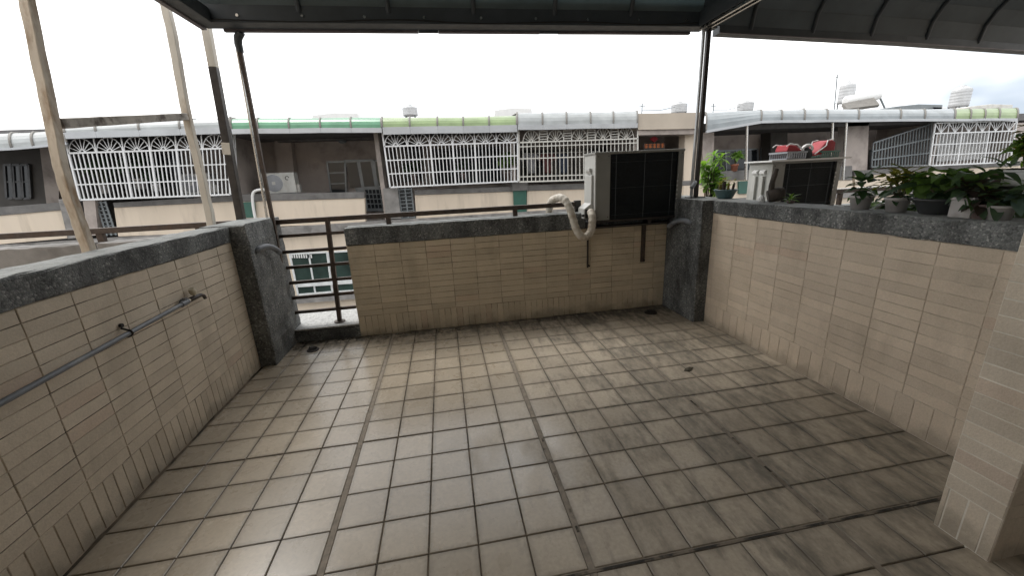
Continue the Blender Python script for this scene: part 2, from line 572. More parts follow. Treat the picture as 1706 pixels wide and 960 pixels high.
M['mauve_pot'] = simple('weathered_brown_pot', (0.17, 0.125, 0.115), 0.7, var=0.2, scale=14)
M['black_pot'] = simple('black_plastic_pot', (0.03, 0.032, 0.033), 0.5)
M['terracotta'] = simple('terracotta', (0.36, 0.14, 0.085), 0.8, var=0.15, scale=20)
M['soil'] = simple('potting_soil', (0.03, 0.024, 0.018), 0.95, var=0.5, scale=60, bump=0.8)
M['driftwood'] = simple('dark_driftwood', (0.055, 0.045, 0.038), 0.9, var=0.5, scale=30, bump=0.9, bscale=80, stretch=(1, 1, 0.3))
M['road'] = simple('alley_asphalt', (0.05, 0.05, 0.05), 0.9, var=0.2, scale=3)
M['stem'] = simple('plant_stem', (0.075, 0.07, 0.035), 0.8, var=0.3, scale=30)


def leaf_mat(name, c, c2, rough=0.5, rnd=0.35, spot=None):
    k = N(name)
    v = k.mix(k.oi.outputs['Random'], c, c2)
    v = k.mix(1.0, v, k.ramp(k.noise(40, 3), (0.3, 0.75), (0.7, 1.2)), 'MULTIPLY')
    if spot:
        v = k.mix(k.ramp(k.noise(70, 4, vec=k.objc), (0.5, 0.0), (0.56, 0.9)), v, spot)
    k.color(v)
    k.rough(rough)
    t = k.n.new('ShaderNodeBsdfTranslucent')
    k.link(k.mix(1.0, v, (1.3, 1.5, 0.5), 'MULTIPLY'), t.inputs['Color'])
    m = k.n.new('ShaderNodeMixShader')
    m.inputs[0].default_value = 0.42
    k.link(k.b.outputs[0], m.inputs[1])
    k.link(t.outputs[0], m.inputs[2])
    k.link(m.outputs[0], k.n['Material Output'].inputs['Surface'])
    return k.m


M['leaf_bright'] = leaf_mat('fresh_leaf', (0.16, 0.30, 0.07), (0.28, 0.42, 0.14))
M['leaf_dark'] = leaf_mat('dark_leaf', (0.028, 0.058, 0.03), (0.065, 0.11, 0.055))
M['leaf_mid'] = leaf_mat('mid_leaf', (0.09, 0.17, 0.04), (0.18, 0.27, 0.08))
M['leaf_blue'] = leaf_mat('bluish_leaf', (0.06, 0.10, 0.085), (0.12, 0.16, 0.145))
M['leaf_croton'] = leaf_mat('croton_leaf', (0.10, 0.12, 0.03), (0.22, 0.19, 0.05), spot=(0.30, 0.24, 0.05))
M['leaf_purple'] = leaf_mat('dark_red_leaf', (0.035, 0.022, 0.02), (0.055, 0.05, 0.035))

# ------------------------------------------------------------------ the setting
S = 0.21
WJ = 0.024            # extra width of the expansion joints
XL, XR, YBACK = -1.078, 3.115, 1.79
FLOOR_Y0 = -5.0

struct = lambda name, mb, m, **k: obj(name, mb, m, kind='structure', **k)

floor = struct('floor', MB().box(-1.30, 3.34, FLOOR_Y0, 2.02, -0.20, -0.0065), M['bed'])


def uline(u):
    n, rem = divmod(u, 5)
    return n * (5 * S + WJ) + rem * S + (WJ / 2 if rem else 0)


def tile_mesh(name, sx, sy, h, c, m):
    """slightly pillowed tile, origin at the centre of its face, back at -h"""
    b = MB()
    x, y = sx / 2, sy / 2
    b.add([(-x, -y, -h), (x, -y, -h), (x, y, -h), (-x, y, -h),
           (-x, -y, -c), (x, -y, -c), (x, y, -c), (-x, y, -c),
           (-x + c, -y + c, 0), (x - c, -y + c, 0), (x - c, y - c, 0), (-x + c, y - c, 0)],
          [(0, 1, 5, 4), (1, 2, 6, 5), (2, 3, 7, 6), (3, 0, 4, 7), (4, 5, 9, 8), (5, 6, 10, 9), (6, 7, 11, 10), (7, 4, 8, 11), (8, 9, 10, 11)])
    return mesh_only(name, b, m)


ft = tile_mesh('tile', 0.2, 0.2, 0.0062, 0.0026, M['floor_tile'])
J = 0.0055
far_tiles = MB()
for v in range(-20, 9):
    y0, y1 = v * S, (v + 1) * S
    ya = y0 + (0.011 if v in (-5, -15) else 0.0055 if v in (0,) else J / 2)
    yb = y1 - (0.011 if v + 1 in (-5, -15) else 0.0055 if v + 1 in (0,) else J / 2)
    if v == 8:
        yb = YBACK - 0.004
    for u in range(-5, 16):
        xa = uline(u) + (WJ / 2 + J / 2 if u % 5 == 0 else J / 2)
        xb = uline(u + 1) - (WJ / 2 + J / 2 if (u + 1) % 5 == 0 else J / 2)
        xa, xb = max(xa, XL + 0.003), min(xb, XR - 0.003)
        if xb - xa < 0.03 or yb - ya < 0.03:
            continue
        cx, cy = (xa + xb) / 2, (ya + yb) / 2
        z = random.gauss(0, 0.0004)
        seen = False
        for ex in (xa, xb):
            for ey in (ya, yb):
                pr = project((ex, ey, 0))
                if pr and -10 < pr[0] < 1716 and -10 < pr[1] < 970:
                    seen = True
        if seen:
            shared('tile', ft, floor, (cx, cy, z), (random.gauss(0, 0.0022), random.gauss(0, 0.0022), random.gauss(0, 0.0015)), ((xb - xa) / 0.2, (yb - ya) / 0.2, 1))
        else:
            far_tiles.box(xa, xb, ya, yb, -0.0063, z)
o = obj('tile_field', far_tiles, M['floor_tile'], floor)
o['kind'] = 'stuff'
# grey filler standing in the expansion joints
for n in range(-1, 4):
    x = uline(n * 5)
    if XL + 0.02 < x < XR - 0.02:
        obj('joint_filler', MB().box(x - WJ / 2 - 0.001, x + WJ / 2 + 0.001, -4.2, 1.785, -0.0064, -0.0022), M['joint_fill'], floor)
M['moss'] = simple('black_joint_moss', (0.028, 0.025, 0.019), 0.9, var=0.5, scale=40, dirt=(0.17, 0.14, 0.105), dscale=9, dirt_lo=0.44, dirt_hi=0.54)
obj('joint_moss', MB().box(0.9, XR - 0.006, -0.0045, 0.0045, -0.0063, -0.0006), M['moss'], floor)
obj('joint_moss', MB().box(0.95, XR - 0.006, -5 * S - 0.0075, -5 * S + 0.0035, -0.0063, -0.0004), M['moss'], floor)
for _i in range(7):
    _y = random.uniform(-1.0, 0.1)
    obj('joint_moss', MB().box(uline(10) - 0.008, uline(10) + random.uniform(-0.002, 0.005), _y, _y + random.uniform(0.02, 0.09), -0.0063, -0.0008 + _i * 0.00004), M['moss'], floor)
for _i in range(5):
    _y = random.uniform(-1.0, -0.1)
    obj('joint_moss', MB().box(uline(5) - random.uniform(-0.002, 0.006), uline(5) + 0.009, _y, _y + random.uniform(0.015, 0.05), -0.0063, -0.0008 + _i * 0.00004), M['moss'], floor)
obj('joint_filler', MB().box(XL + 0.005, XR - 0.005, -5 * S - 0.008, -5 * S + 0.008, -0.0064, -0.0016), M['joint_fill'], floor)

struct('alley_ground', MB().box(-300, 300, -60, 400, -7.3, -7.0), M['road'])
struct('neighbour_terrace_floor_slab', MB().box(-6.5, -1.303, -5, 2.02, -0.2, -0.02), M['slab'])
struct('terrace_floor_slab', MB().box(3.343, 8.5, -5, 2.02, -0.2, -0.02), M['slab'])


# ------------------------------------------------------------------ tiled walls
def tiled_face(parent, axis, pos, face, a0, a1, z_sold, z_top, rows, pitch_u, pitch_s, tm, phase=0.0, joint=0.006, zb=0.0):
    """tiles on a vertical face: axis 'x' = face normal along x at x=pos, tiles run along y. face=+1/-1 outward"""
    rp_ = (z_top - z_sold) / rows
    hm = tile_mesh('tile', pitch_u - joint, rp_ - joint, 0.008, 0.0018, tm)
    smh = z_sold - zb
    smm = tile_mesh('tile', pitch_s - joint, smh - joint, 0.008, 0.0018, tm)
    if axis == 'x':
        rot = Euler((math.pi / 2, 0, math.pi / 2 if face > 0 else -math.pi / 2))
    else:
        rot = Euler((math.pi / 2, 0, 0 if face < 0 else math.pi))

    def place(me, c, w0, w1, z, full):
        mid, wd = (w0 + w1) / 2, w1 - w0
        out = pos + face * random.gauss(0, 0.0005)
        loc = (out, mid, z) if axis == 'x' else (mid, out, z)
        e = rot.copy()
        e.x += random.gauss(0, 0.004)
        e.z += random.gauss(0, 0.003)
        e.y += random.gauss(0, 0.0022)
        shared('tile', me, parent, loc, e, (wd / full, 1, 1))
    for r in range(rows):
        z = z_sold + (r + 0.5) * rp_
        k = math.floor((a0 - phase) / pitch_u)
        while phase + k * pitch_u < a1:
            w0, w1 = max(a0, phase + k * pitch_u) + joint / 2, min(a1, phase + (k + 1) * pitch_u) - joint / 2
            if w1 - w0 > 0.015:
                place(hm, None, w0, w1, z, pitch_u - joint)
            k += 1
    k = math.floor((a0 - phase) / pitch_s)
    while phase + k * pitch_s < a1:
        w0, w1 = max(a0, phase + k * pitch_s) + joint / 2, min(a1, phase + (k + 1) * pitch_s) - joint / 2
        if w1 - w0 > 0.012:
            place(smm, None, w0, w1, zb + smh / 2, pitch_s - joint)
        k += 1


def rough_block(x0, x1, y0, y1, z0, z1, ch=0.012):
    """cast block with worn, slightly uneven arrises"""
    src = MB().chbox(x0, x1, y0, y1, z0, z1, ch)
    bm = bmesh.new()
    vs = [bm.verts.new(v) for v in src.v]
    for f in src.f:
        bm.faces.new([vs[i] for i in f])
    rr = random.Random(int(1000 * (x0 + 7 * y0 + 3 * z1)))
    long_e = [e for e in bm.edges if e.calc_length() > 0.5]
    n = int(max([e.calc_length() for e in long_e] or [0]) / 0.07)
    if n > 1:
        lmax = max(e.calc_length() for e in long_e)
        bmesh.ops.subdivide_edges(bm, edges=[e for e in long_e if e.calc_length() > lmax * 0.8], cuts=min(n, 60))
    for v in bm.verts:
        v.co += Vector((rr.gauss(0, 0.0022), rr.gauss(0, 0.0022), rr.gauss(0, 0.0022)))
    bm.verts.index_update()
    out = MB().add([v.co.copy() for v in bm.verts], [[v.index for v in f.verts] for f in bm.faces])
    bm.free()
    return out


# left parapet (carries pipe and tap)
t = thing('parapet_wall', 'cream tiled parapet wall with the grey water pipe running along it', 'wall', (XL, 0, 0))
obj('wall_core', MB().box(-1.262, XL - 0.0035, -4.2, 1.302, -0.02, 1.103), M['mortar'], t)
obj('coping', rough_block(-1.285, -1.066, -4.2, 1.298, 1.103, 1.228), M['pebble'], t)
tiled_face(t, 'x', XL, 1, -1.10, 1.300, 0.213, 1.100, 14, 0.245, 0.0615, M['wall_tile'], phase=-0.386, joint=0.0042)

# right parapet
t = thing('parapet_wall', 'cream tiled parapet wall with potted plants lined up on its coping', 'wall', (XR, 0, 0))
obj('wall_core', MB().box(XR + 0.0032, 3.30, -1.15, 1.212, -0.02, 1.083), M['right_mortar'], t)
obj('coping', rough_block(3.103, 3.335, -1.149, 1.209, 1.083, 1.203), M['pebble'], t)
tiled_face(t, 'x', XR, -1, -1.148, 1.208, 0.205, 1.080, 14, 0.245, 0.0925, M['right_tile'], phase=-0.08, joint=0.0036)

# back parapet
t = thing('parapet_wall', 'low tan tiled parapet wall below the air conditioner and top rail', 'wall', (1.3, YBACK, 0))
obj('wall_core', MB().box(-0.318, 2.998, YBACK + 0.0035, 1.985, -0.02, 0.938), M['back_mortar'], t)
obj('coping', rough_block(-0.328, 2.075, YBACK - 0.012, 2.01, 0.938, 1.106), M['pebble'], t)
obj('coping', rough_block(2.082, 2.996, YBACK - 0.012, 2.01, 0.938, 1.004, 0.008), M['pebble'], t)
tiled_face(t, 'y', YBACK, -1, -0.322, 2.998, 0.213, 0.935, 12, 0.245, 0.0615, M['back_tile'], phase=-0.322, joint=0.0038)
obj('end_tile_face', MB().box(-0.326, -0.3185, YBACK + 0.0, 1.985, 0.0, 0.936), M['back_tile'], t)

# corner pillars
t = thing('corner_pillar', 'dark pebble-dash corner pillar beside the open railing gap', 'pillar', (-1.1, 1.55, 0))
obj('shaft', rough_block(-1.283, -0.948, 1.30, 2.01, -0.02, 1.238, 0.014), M['pebble'], t)
t = thing('corner_pillar', 'dark pebble-dash corner pillar beside the grey air conditioner', 'pillar', (3.1, 1.55, 0))
obj('shaft', rough_block(2.999, 3.335, 1.212, 2.01, -0.02, 1.206, 0.014), M['pebble'], t)

# step sill in the gap
t = thing('step_sill', 'low speckled granite sill across the railing gap', 'sill', (-0.64, 1.85, 0))
obj('riser', MB().box(-0.946, -0.3275, 1.812, 2.40, -0.02, 0.107), M['pebble'], t)
obj('sill_top', MB().chbox(-0.9465, -0.3285, 1.802, 2.011, 0.118, 0.136, 0.003).chbox(-1.28, 3.3, 2.0115, 2.42, 0.108, 0.134, 0.003), M['granite'], t)

# near column: end of the house front wall
t = thing('tiled_column', 'pale tiled column standing at the near right corner', 'column', (2.85, -1.24, 0))
obj('column_core', MB().box(2.5602, 3.34, -1.3275, -1.152, -0.02, 2.72), M['pale_mortar'], t)
tiled_face(t, 'x', 2.5585, -1, -1.329, -1.151, 0.200, 2.70, 40, 0.2, 0.0605, M['pale_tile'], phase=-1.351, joint=0.0036)
fb = MB()
for r in range(40):
    for c in range(3):
        fb.box(2.562 + c * 0.2 + 0.002, 2.562 + (c + 1) * 0.2 - 0.002, -1.330, -1.322, 0.200 + r * 0.0625, 0.200 + (r + 1) * 0.0625 - 0.0045)
for c in range(10):
    fb.box(2.562 + c * 0.06 + 0.002, 2.562 + (c + 1) * 0.06 - 0.002, -1.330, -1.322, 0.0, 0.1955)
o = obj('tile_field', fb, M['pale_tile'], t)
o['kind'] = 'stuff'

# room the picture is taken from: walls and ceiling behind the viewer
struct('room_wall', MB().box(-1.5, 3.6, -5.3, -5.0, -0.1, 2.9).box(3.34, 3.5, -5.0, -1.15, -0.1, 2.9).box(-1.5, -1.302, -5.0, -4.2, -0.1, 2.9), M['house_in'])
struct('house_front_wall', MB().box(-9, -1.303, -1.5, -1.2, -0.1, 4.2).box(3.502, 12, -1.5, -1.2, -0.1, 4.2).box(-1.302, 3.5, -1.5, -1.2, 2.905, 4.2), M['cream_far'])
struct('room_ceiling', MB().box(-1.5, 3.6, -5.0, -1.332, 2.722, 2.9), M['house_in'])

# ------------------------------------------------------------------ pipe, tap, spouts, drains
t = thing('water_pipe', 'grey water pipe clipped along the cream tiled wall', 'pipe', (-1.05, 0.2, 0.8))
pa, pb = Vector((-1.045, -1.6, 0.762)), Vector((-1.045, 0.50, 0.834))
obj('pipe', MB().tube([pa, pb], 0.0125, 12), M['upvc'], t)
obj('elbow', MB().tube([pb - Vector((0, 0.012, 0.001)), pb + Vector((0, 0.055, 0.002))], 0.0175, 12).tube([pb + Vector((0, 0.03, 0)), pb + Vector((-0.025, 0.03, 0.012))], 0.0165, 10).tube([pb + Vector((0, 0.03, 0.005)), pb + Vector((0, 0.035, 0.03))], 0.013, 10), M['upvc'], t)
c = pa.lerp(pb, 0.785)
obj('clip', MB().tube([c + Vector((-0.03, 0, 0.03)), c + Vector((-0.012, 0, 0.022)), c + Vector((0.012, 0, 0.012)), c + Vector((0.0165, 0, -0.003)), c + Vector((0.004, 0, -0.0165)), c + Vector((-0.03, 0, -0.02))], 0.005, 6).tube([c + Vector((-0.03, 0, 0.045)), c + Vector((-0.018, 0, 0.045))], 0.011, 8), M['iron'], t)
c = pa.lerp(pb, 0.12)
t = thing('water_tap', 'dark brass water tap with a cream handle at the pipe end', 'tap', (-1.045, 0.6, 0.83))
b0 = pb + Vector((0, 0.056, 0.003))
obj('tap_body', MB().tube([b0, b0 + Vector((0, 0.02, 0)), b0 + Vector((0, 0.022, 0)), b0 + Vector((0.004, 0.085, 0.002)), b0 + Vector((0.006, 0.135, 0.0)), b0 + Vector((0.008, 0.16, -0.012)), b0 + Vector((0.009, 0.168, -0.034))], [0.010, 0.010, 0.015, 0.0155, 0.012, 0.011, 0.010], 10), M['brass'], t)
obj('packing_ring', MB().tube([b0 + Vector((0, 0.004, 0)), b0 + Vector((0, 0.016, 0))], 0.0125, 10), M['cream_plastic'], t)
h0 = b0 + Vector((0.003, 0.078, 0.012))
obj('handle', MB().tube([h0, h0 + Vector((0, -0.004, 0.018))], 0.008, 8).tube([h0 + Vector((0, -0.004, 0.016)), h0 + Vector((0, -0.012, 0.034)), h0 + Vector((0, -0.02, 0.052))], [0.018, 0.022, 0.016], 8), M['cream_plastic'], t)

for lab, base, s in (('grey drain spout poking out of the pillar next to the railing', (-0.95, 1.40, 1.012), 1),
                     ('grey drain spout poking out of the pillar under the air conditioner', (3.0, 1.38, 0.985), -1)):
    b = Vector(base)
    n = 9
    path = []
    for i in range(n):
        a = i / (n - 1) * 1.0
        path.append(b + Vector((s * 0.085 * math.sin(a * 1.1), 0.26 * a, 0.03 * math.sin(a * 2.6) - 0.085 * a * a)))
    path[0] = b + Vector((-0.01 * s, -0.02, -0.01))
    mbs = MB().tube(path, 0.024, 12, caps=False)
    o = obj('drain_spout', mbs, M['upvc'], origin=base)
    tag(o, lab, 'drain pipe')
    sol = o.modifiers.new('wall', 'SOLIDIFY'); sol.thickness = 0.003

for lab, (x, y), r in (('small black iron floor drain grate by the railing', (-0.725, 1.56), 0.04), ('dark domed floor drain in the shaded back right corner', (2.74, 1.58), 0.05)):
    t = thing('floor_drain', lab, 'drain', (x, y, 0))
    obj('ring', MB().lathe((x, y, 0), [(r * 1.35, 0.0), (r * 1.35, 0.006), (r * 0.8, 0.012), (r * 0.75, 0.002), (0.001, 0.002)], 16), M['iron'], t)
    for i in range(-2, 3):
        hx = r * 0.36 * i
        w = math.sqrt(max(0.0, (r * 0.85) ** 2 - hx * hx))
        obj('bar', MB().tube([(x + hx, y - w, 0.006), (x + hx, y - w * 0.6, 0.03), (x + hx, y + w * 0.6, 0.03), (x + hx, y + w, 0.006)], 0.0045, 6), M['iron'], t)
o = obj('dead_leaf', MB().add([(2.33, 0.315, 0.002), (2.36, 0.30, 0.010), (2.40, 0.315, 0.006), (2.435, 0.35, 0.002), (2.40, 0.35, 0.012), (2.36, 0.345, 0.004)], [(0, 1, 5), (1, 2, 4, 5), (2, 3, 4)]), M['dead_leaf'], origin=(2.38, 0.33, 0))
tag(o, 'curled dead leaf lying on the right side of the floor', 'leaf')

# ------------------------------------------------------------------ railing and posts
YR = 1.93
t = thing('railing', 'brown steel railing along the back wall with bars across the gap', 'railing', (-0.6, YR, 0.13))
obj('top_rail', MB().beam((-0.97, YR, 1.19), (2.0, YR, 1.188), 0.045, 0.045), M['rust'], t, bev=0.003)
obj('stanchion', MB().beam((-0.545, YR, 0.136), (-0.495, YR, 1.168), 0.04, 0.04, (0, 1, 0)), M['rust'], t, bev=0.003)
obj('base_flange', MB().tube([(-0.545, YR, 0.137), (-0.545, YR, 0.146)], 0.055, 16), M['rust'], t)
for i in range(6):
    z = 1.055 - i * 0.155
    obj('rail', MB().beam((-0.965, YR - 0.004, z), (-0.36, YR - 0.004, z), 0.03, 0.03), M['rust'], t, bev=0.002)
for x in (0.075, 1.352):
    obj('short_post', MB().beam((x, YR, 1.104), (x, YR, 1.168), 0.045, 0.04, (0, 1, 0)), M['rust'], t)
obj('rail_end_cap', MB().box(1.995, 2.06, YR - 0.03, YR + 0.03, 1.10, 1.225), M['dark_steel'], t, bev=0.004)

t = thing('canopy_post', 'thin brown steel canopy post standing in the railing gap corner', 'post', (-1.0, 1.88, 0.13), 'canopy posts')
obj('post', MB().beam((-1.0 + 0.02, 1.87, 0.02), (-0.915, 1.83, 2.62), 0.030, 0.032, (0, 1, 0)), M['rust'], t, bev=0.004)
obj('post_highlight', MB().beam((-1.0 + 0.02 - 0.0205, 1.868, 1.24), (-0.915 - 0.0205, 1.828, 2.62), 0.009, 0.034, (0, 1, 0)), M['stainless'], t)  # bright strip added as the highlight down the post's left side
obj('bracket_elbow', MB().tube([(-0.915, 1.83, 2.60), (-0.915, 1.82, 2.66), (-0.90, 1.80, 2.70), (-0.86, 1.78, 2.735)], [0.026, 0.03, 0.032, 0.03], 10), M['canopy_frame'], t)

t = thing('canopy_post', 'square steel canopy post with a bare white upper half, by the left pillar', 'post', (-1.2, 1.9, 1.2), 'canopy posts')
pq = [at(402, 368, y=1.95), at(380, 255, y=1.95), at(356, 112, y=1.95), at(343, 40, y=1.95)]
obj('lower_post', MB().beam(pq[0] - Vector((0, 0, 0.05)), pq[2], 0.062, 0.062, (0, 1, 0)), M['dark_steel'], t, bev=0.004)
obj('upper_post', MB().beam(pq[2], pq[3] + Vector((0, 0, 0.02)), 0.06, 0.06, (0, 1, 0)), M['wood_paint'], t, bev=0.004)
q = pq[1].lerp(pq[2], 0.15)
obj('tape_band', MB().beam(at(381, 258, y=1.95), at(378, 238, y=1.95), 0.066, 0.066, (0, 1, 0)), M['wood_paint'], t)

t = thing('canopy_post', 'square stainless canopy post standing on the right corner pillar', 'post', (3.17, 1.6, 1.2), 'canopy posts')
obj('post', MB().chbox(3.166, 3.202, 1.585, 1.62, 1.206, 2.76, 0.004), M['dark_steel'], t)
obj('bright_face_strip', MB().box(3.122, 3.144, 1.59, 1.612, 1.207, 2.735), M['fascia'], t)  # pale strip standing in for the brightly lit left face of the post
obj('foot_plate', MB().box(3.10, 3.25, 1.54, 1.66, 1.2045, 1.2125), M['dark_steel'], t)
obj('pipe_outlet', MB().tube([(3.13, 1.55, 1.36), (3.09, 1.5, 1.345), (3.05, 1.48, 1.31)], 0.02, 8), M['upvc'], t)

# weathered posts with crossbar on the left wall
t = thing('timber_frame', 'weathered cream painted post frame with a grey crossbar outside the left wall', 'frame', (-1.33, 0.9, 1.2))


def rough_post(pth, w, m, name):
    """old square post, its edges worn uneven"""
    path = smooth_path(pth, 5)
    d = (path[-1] - path[0]).normalized()
    r = d.cross(Vector((0, 1, 0))).normalized() if abs(d.y) < 0.8 else d.cross(Vector((0, 0, 1))).normalized()
    u = r.cross(d)
    vs, fs = [], []
    n = len(path) - 1
    for c in path:
        c = c + r * random.gauss(0, 0.0015)
        ww = w * (1 + random.gauss(0, 0.03))
        for aa, bb in ((-1, -0.85), (-0.85, -1), (0.85, -1), (1, -0.85), (1, 0.85), (0.85, 1), (-0.85, 1), (-1, 0.85)):
            vs.append(c + r * aa * ww / 2 + u * bb * ww / 2)
    for i in range(n):
        for k in range(8):
            k2 = (k + 1) % 8
            fs.append((i * 8 + k, i * 8 + k2, (i + 1) * 8 + k2, (i + 1) * 8 + k))
    fs.append(list(range(8)))
    fs.append([n * 8 + k for k in range(8)])
    return obj(name, MB().add(vs, fs), m, t)


XP = -1.34
for px_list, w in (([(152, 430), (137, 385), (119, 335), (102, 277), (86, 200), (65, 100), (45, 0), (34, -60)], 0.046),
                   ([(356, 395), (349, 355), (328, 262), (311, 190), (291, 80), (274, 0), (262, -60)], 0.052)):
    pth = [at(x, y, x=XP) for x, y in px_list]
    rough_post(pth, w, M['wood_worn'] if w < 0.05 else M['wood_paint'], 'post')
rough_post([at(96, 206, x=XP), at(200, 200, x=XP), at(308, 194, x=XP)], 0.05, M['wood_grey'], 'crossbar')

# ------------------------------------------------------------------ canopy
ZE = 2.745
t = thing('terrace_canopy', 'dark smoked sheet canopy on a steel frame over the terrace', 'canopy', (1.1, 1.7, ZE))
F = lambda mb, nm, m=M['canopy_frame'], **k: obj(nm, mb, m, t, **k)
F(MB().box(-1.09, 3.19, 1.612, 1.76, ZE + 0.004, ZE + 0.19), 'front_beam', bev=0.004)
F(MB().box(-0.98, 0.55, 1.7605, 1.795, ZE - 0.012, ZE + 0.07).box(0.72, 1.62, 1.7605, 1.795, ZE - 0.012, ZE + 0.07).box(1.8, 3.1, 1.7605, 1.795, ZE - 0.012, ZE + 0.07), 'gutter_lip', M['gutter'])
F(MB().box(0.551, 0.719, 1.7605, 1.79, ZE - 0.010, ZE + 0.07), 'gutter_joint')
F(MB().box(1.621, 1.799, 1.7605, 1.79, ZE - 0.010, ZE + 0.07), 'gutter_joint')
F(MB().box(-1.09, -0.99, -1.2, 1.619, ZE, ZE + 0.10), 'side_beam', bev=0.004)
F(MB().box(-1.125, -1.0905, -1.2, 1.74, ZE - 0.012, ZE + 0.06), 'side_gutter', M['gutter'])
F(MB().box(3.08, 3.24, -1.2, 1.608, ZE - 0.002, ZE + 0.12), 'centre_beam', bev=0.004)
F(MB().box(3.112, 3.17, -1.19, 1.60, ZE + 0.121, ZE + 0.95).box(3.192, 3.27, 1.60, 1.70, ZE - 0.01, ZE + 0.19), 'end_panel')
F(MB().beam((3.10, -1.1, ZE - 0.018), (3.10, 1.60, ZE - 0.018), 0.022, 0.022).beam((3.16, -1.1, ZE - 0.018), (3.16, 1.60, ZE - 0.018), 0.016, 0.022), 'stainless_strip', M['stainless'])


for i in range(9):
    x = -0.8 + i * 0.47
    F(MB().tube([(x, 1.615, ZE + 0.05), (x, 1.603, ZE + 0.05)], 0.011, 6), 'bolt', M['stainless'])
o = obj('electric_cable', MB().tube(smooth_path([(-0.98, 1.60, ZE + 0.02), (-0.3, 1.602, ZE + 0.008), (0.4, 1.602, ZE + 0.03), (1.1, 1.60, ZE + 0.006), (1.9, 1.602, ZE + 0.028), (2.6, 1.60, ZE + 0.01), (3.07, 1.602, ZE + 0.03)], 5), 0.005, 6), M['black'], origin=(1, 1.6, ZE))
tag(o, 'thin black cable sagging along the canopy front beam', 'cable')


def arch(y):
    """canopy section: quarter arch from the front beam, then flat"""
    s = min(1.0, (1.62 - y) / 1.1)
    return ZE + 0.10 + 0.42 * math.sqrt(max(0.0, 1 - (1 - s) ** 2))


ys = [1.62, 1.58, 1.50, 1.38, 1.22, 1.02, 0.8, 0.52, 0.0, -0.6, -1.2]
xs = [-1.04, -0.35, 0.33, 1.02, 1.72, 2.42, 3.12]
for i in range(6):
    b = MB()
    for j in range(len(ys) - 1):
        x0, x1 = xs[i] + 0.004, xs[i + 1] - 0.004
        b.prism([(x0, ys[j], arch(ys[j])), (x1, ys[j], arch(ys[j])), (x1, ys[j + 1], arch(ys[j + 1])), (x0, ys[j + 1], arch(ys[j + 1]))], (0, 0, 0.006))
    F(b, 'sheet', M['canopy'])
for x in xs[1:-1]:
    F(MB().tube([(x, y, arch(y) - 0.02) for y in ys], 0.02, 8), 'rib')
F(MB().box(-1.04, 3.12, 0.98, 1.02, arch(1.0) - 0.06, arch(1.0) - 0.022), 'purlin')

t = thing('neighbour_canopy', 'dark arched canopy with curved ribs over the next terrace to the right', 'canopy', (5.5, 1.7, ZE))
F2 = lambda mb, nm, m=M['canopy_frame'], **k: obj(nm, mb, m, t, **k)
e0, e1, e2 = at(1183, 58, y=1.70), at(1500, 74, y=1.70), at(1760, 92, y=1.70)
F2(MB().beam(e0 + Vector((0.06, 0, 0.035)), e1 + Vector((0, 0, 0.035)), 0.10, 0.07).beam(e1 + Vector((0.002, 0, 0.035)), e2 + Vector((0, 0, 0.035)), 0.10, 0.07), 'front_beam')
F2(MB().beam(e0 + Vector((0.06, -0.056, 0.003)), e1 + Vector((0, -0.056, 0.003)), 0.01, 0.007).beam(e1 + Vector((0.002, -0.056, 0.003)), e2 + Vector((0, -0.056, 0.003)), 0.01, 0.007), 'gutter_lip', M['gutter'])


def arch2(x, y):
    s = min(1.0, (1.66 - y) / 1.5)
    if x < e1.x:
        ze = e0.z + (e1.z - e0.z) * (x - e0.x) / (e1.x - e0.x)
    else:
        ze = e1.z + (e2.z - e1.z) * (x - e1.x) / (e2.x - e1.x)
    return ze + 0.065 + 0.75 * math.sqrt(max(0.0, 1 - (1 - s) ** 2))


ys2 = [1.66, 1.63, 1.56, 1.44, 1.28, 1.05, 0.75, 0.4, 0.0, -0.6, -1.2]
xs2 = [3.25, 3.66, 4.34, 5.02, 5.70, 6.38, 7.2]
for i in range(6):
    b = MB()
    x0, x1 = xs2[i] + 0.003, xs2[i + 1] - 0.003
    for j in range(len(ys2) - 1):
        b.prism([(x0, ys2[j], arch2(x0, ys2[j])), (x1, ys2[j], arch2(x1, ys2[j])), (x1, ys2[j + 1], arch2(x1, ys2[j + 1])), (x0, ys2[j + 1], arch2(x0, ys2[j + 1]))], (0, 0, 0.006))
    F2(b, 'sheet', M['canopy_b'])
for x in xs2[1:-1]:
    F2(MB().tube([(x, y, arch2(x, y) - 0.018) for y in ys2], 0.02, 8), 'rib')

# ------------------------------------------------------------------ air conditioners on the back walls
AX0, AX1, AY0, AY1, AZ0, AZ1 = 2.118, 3.055, 1.65, 1.965, 1.135, 1.678
AZ0 = 1.03


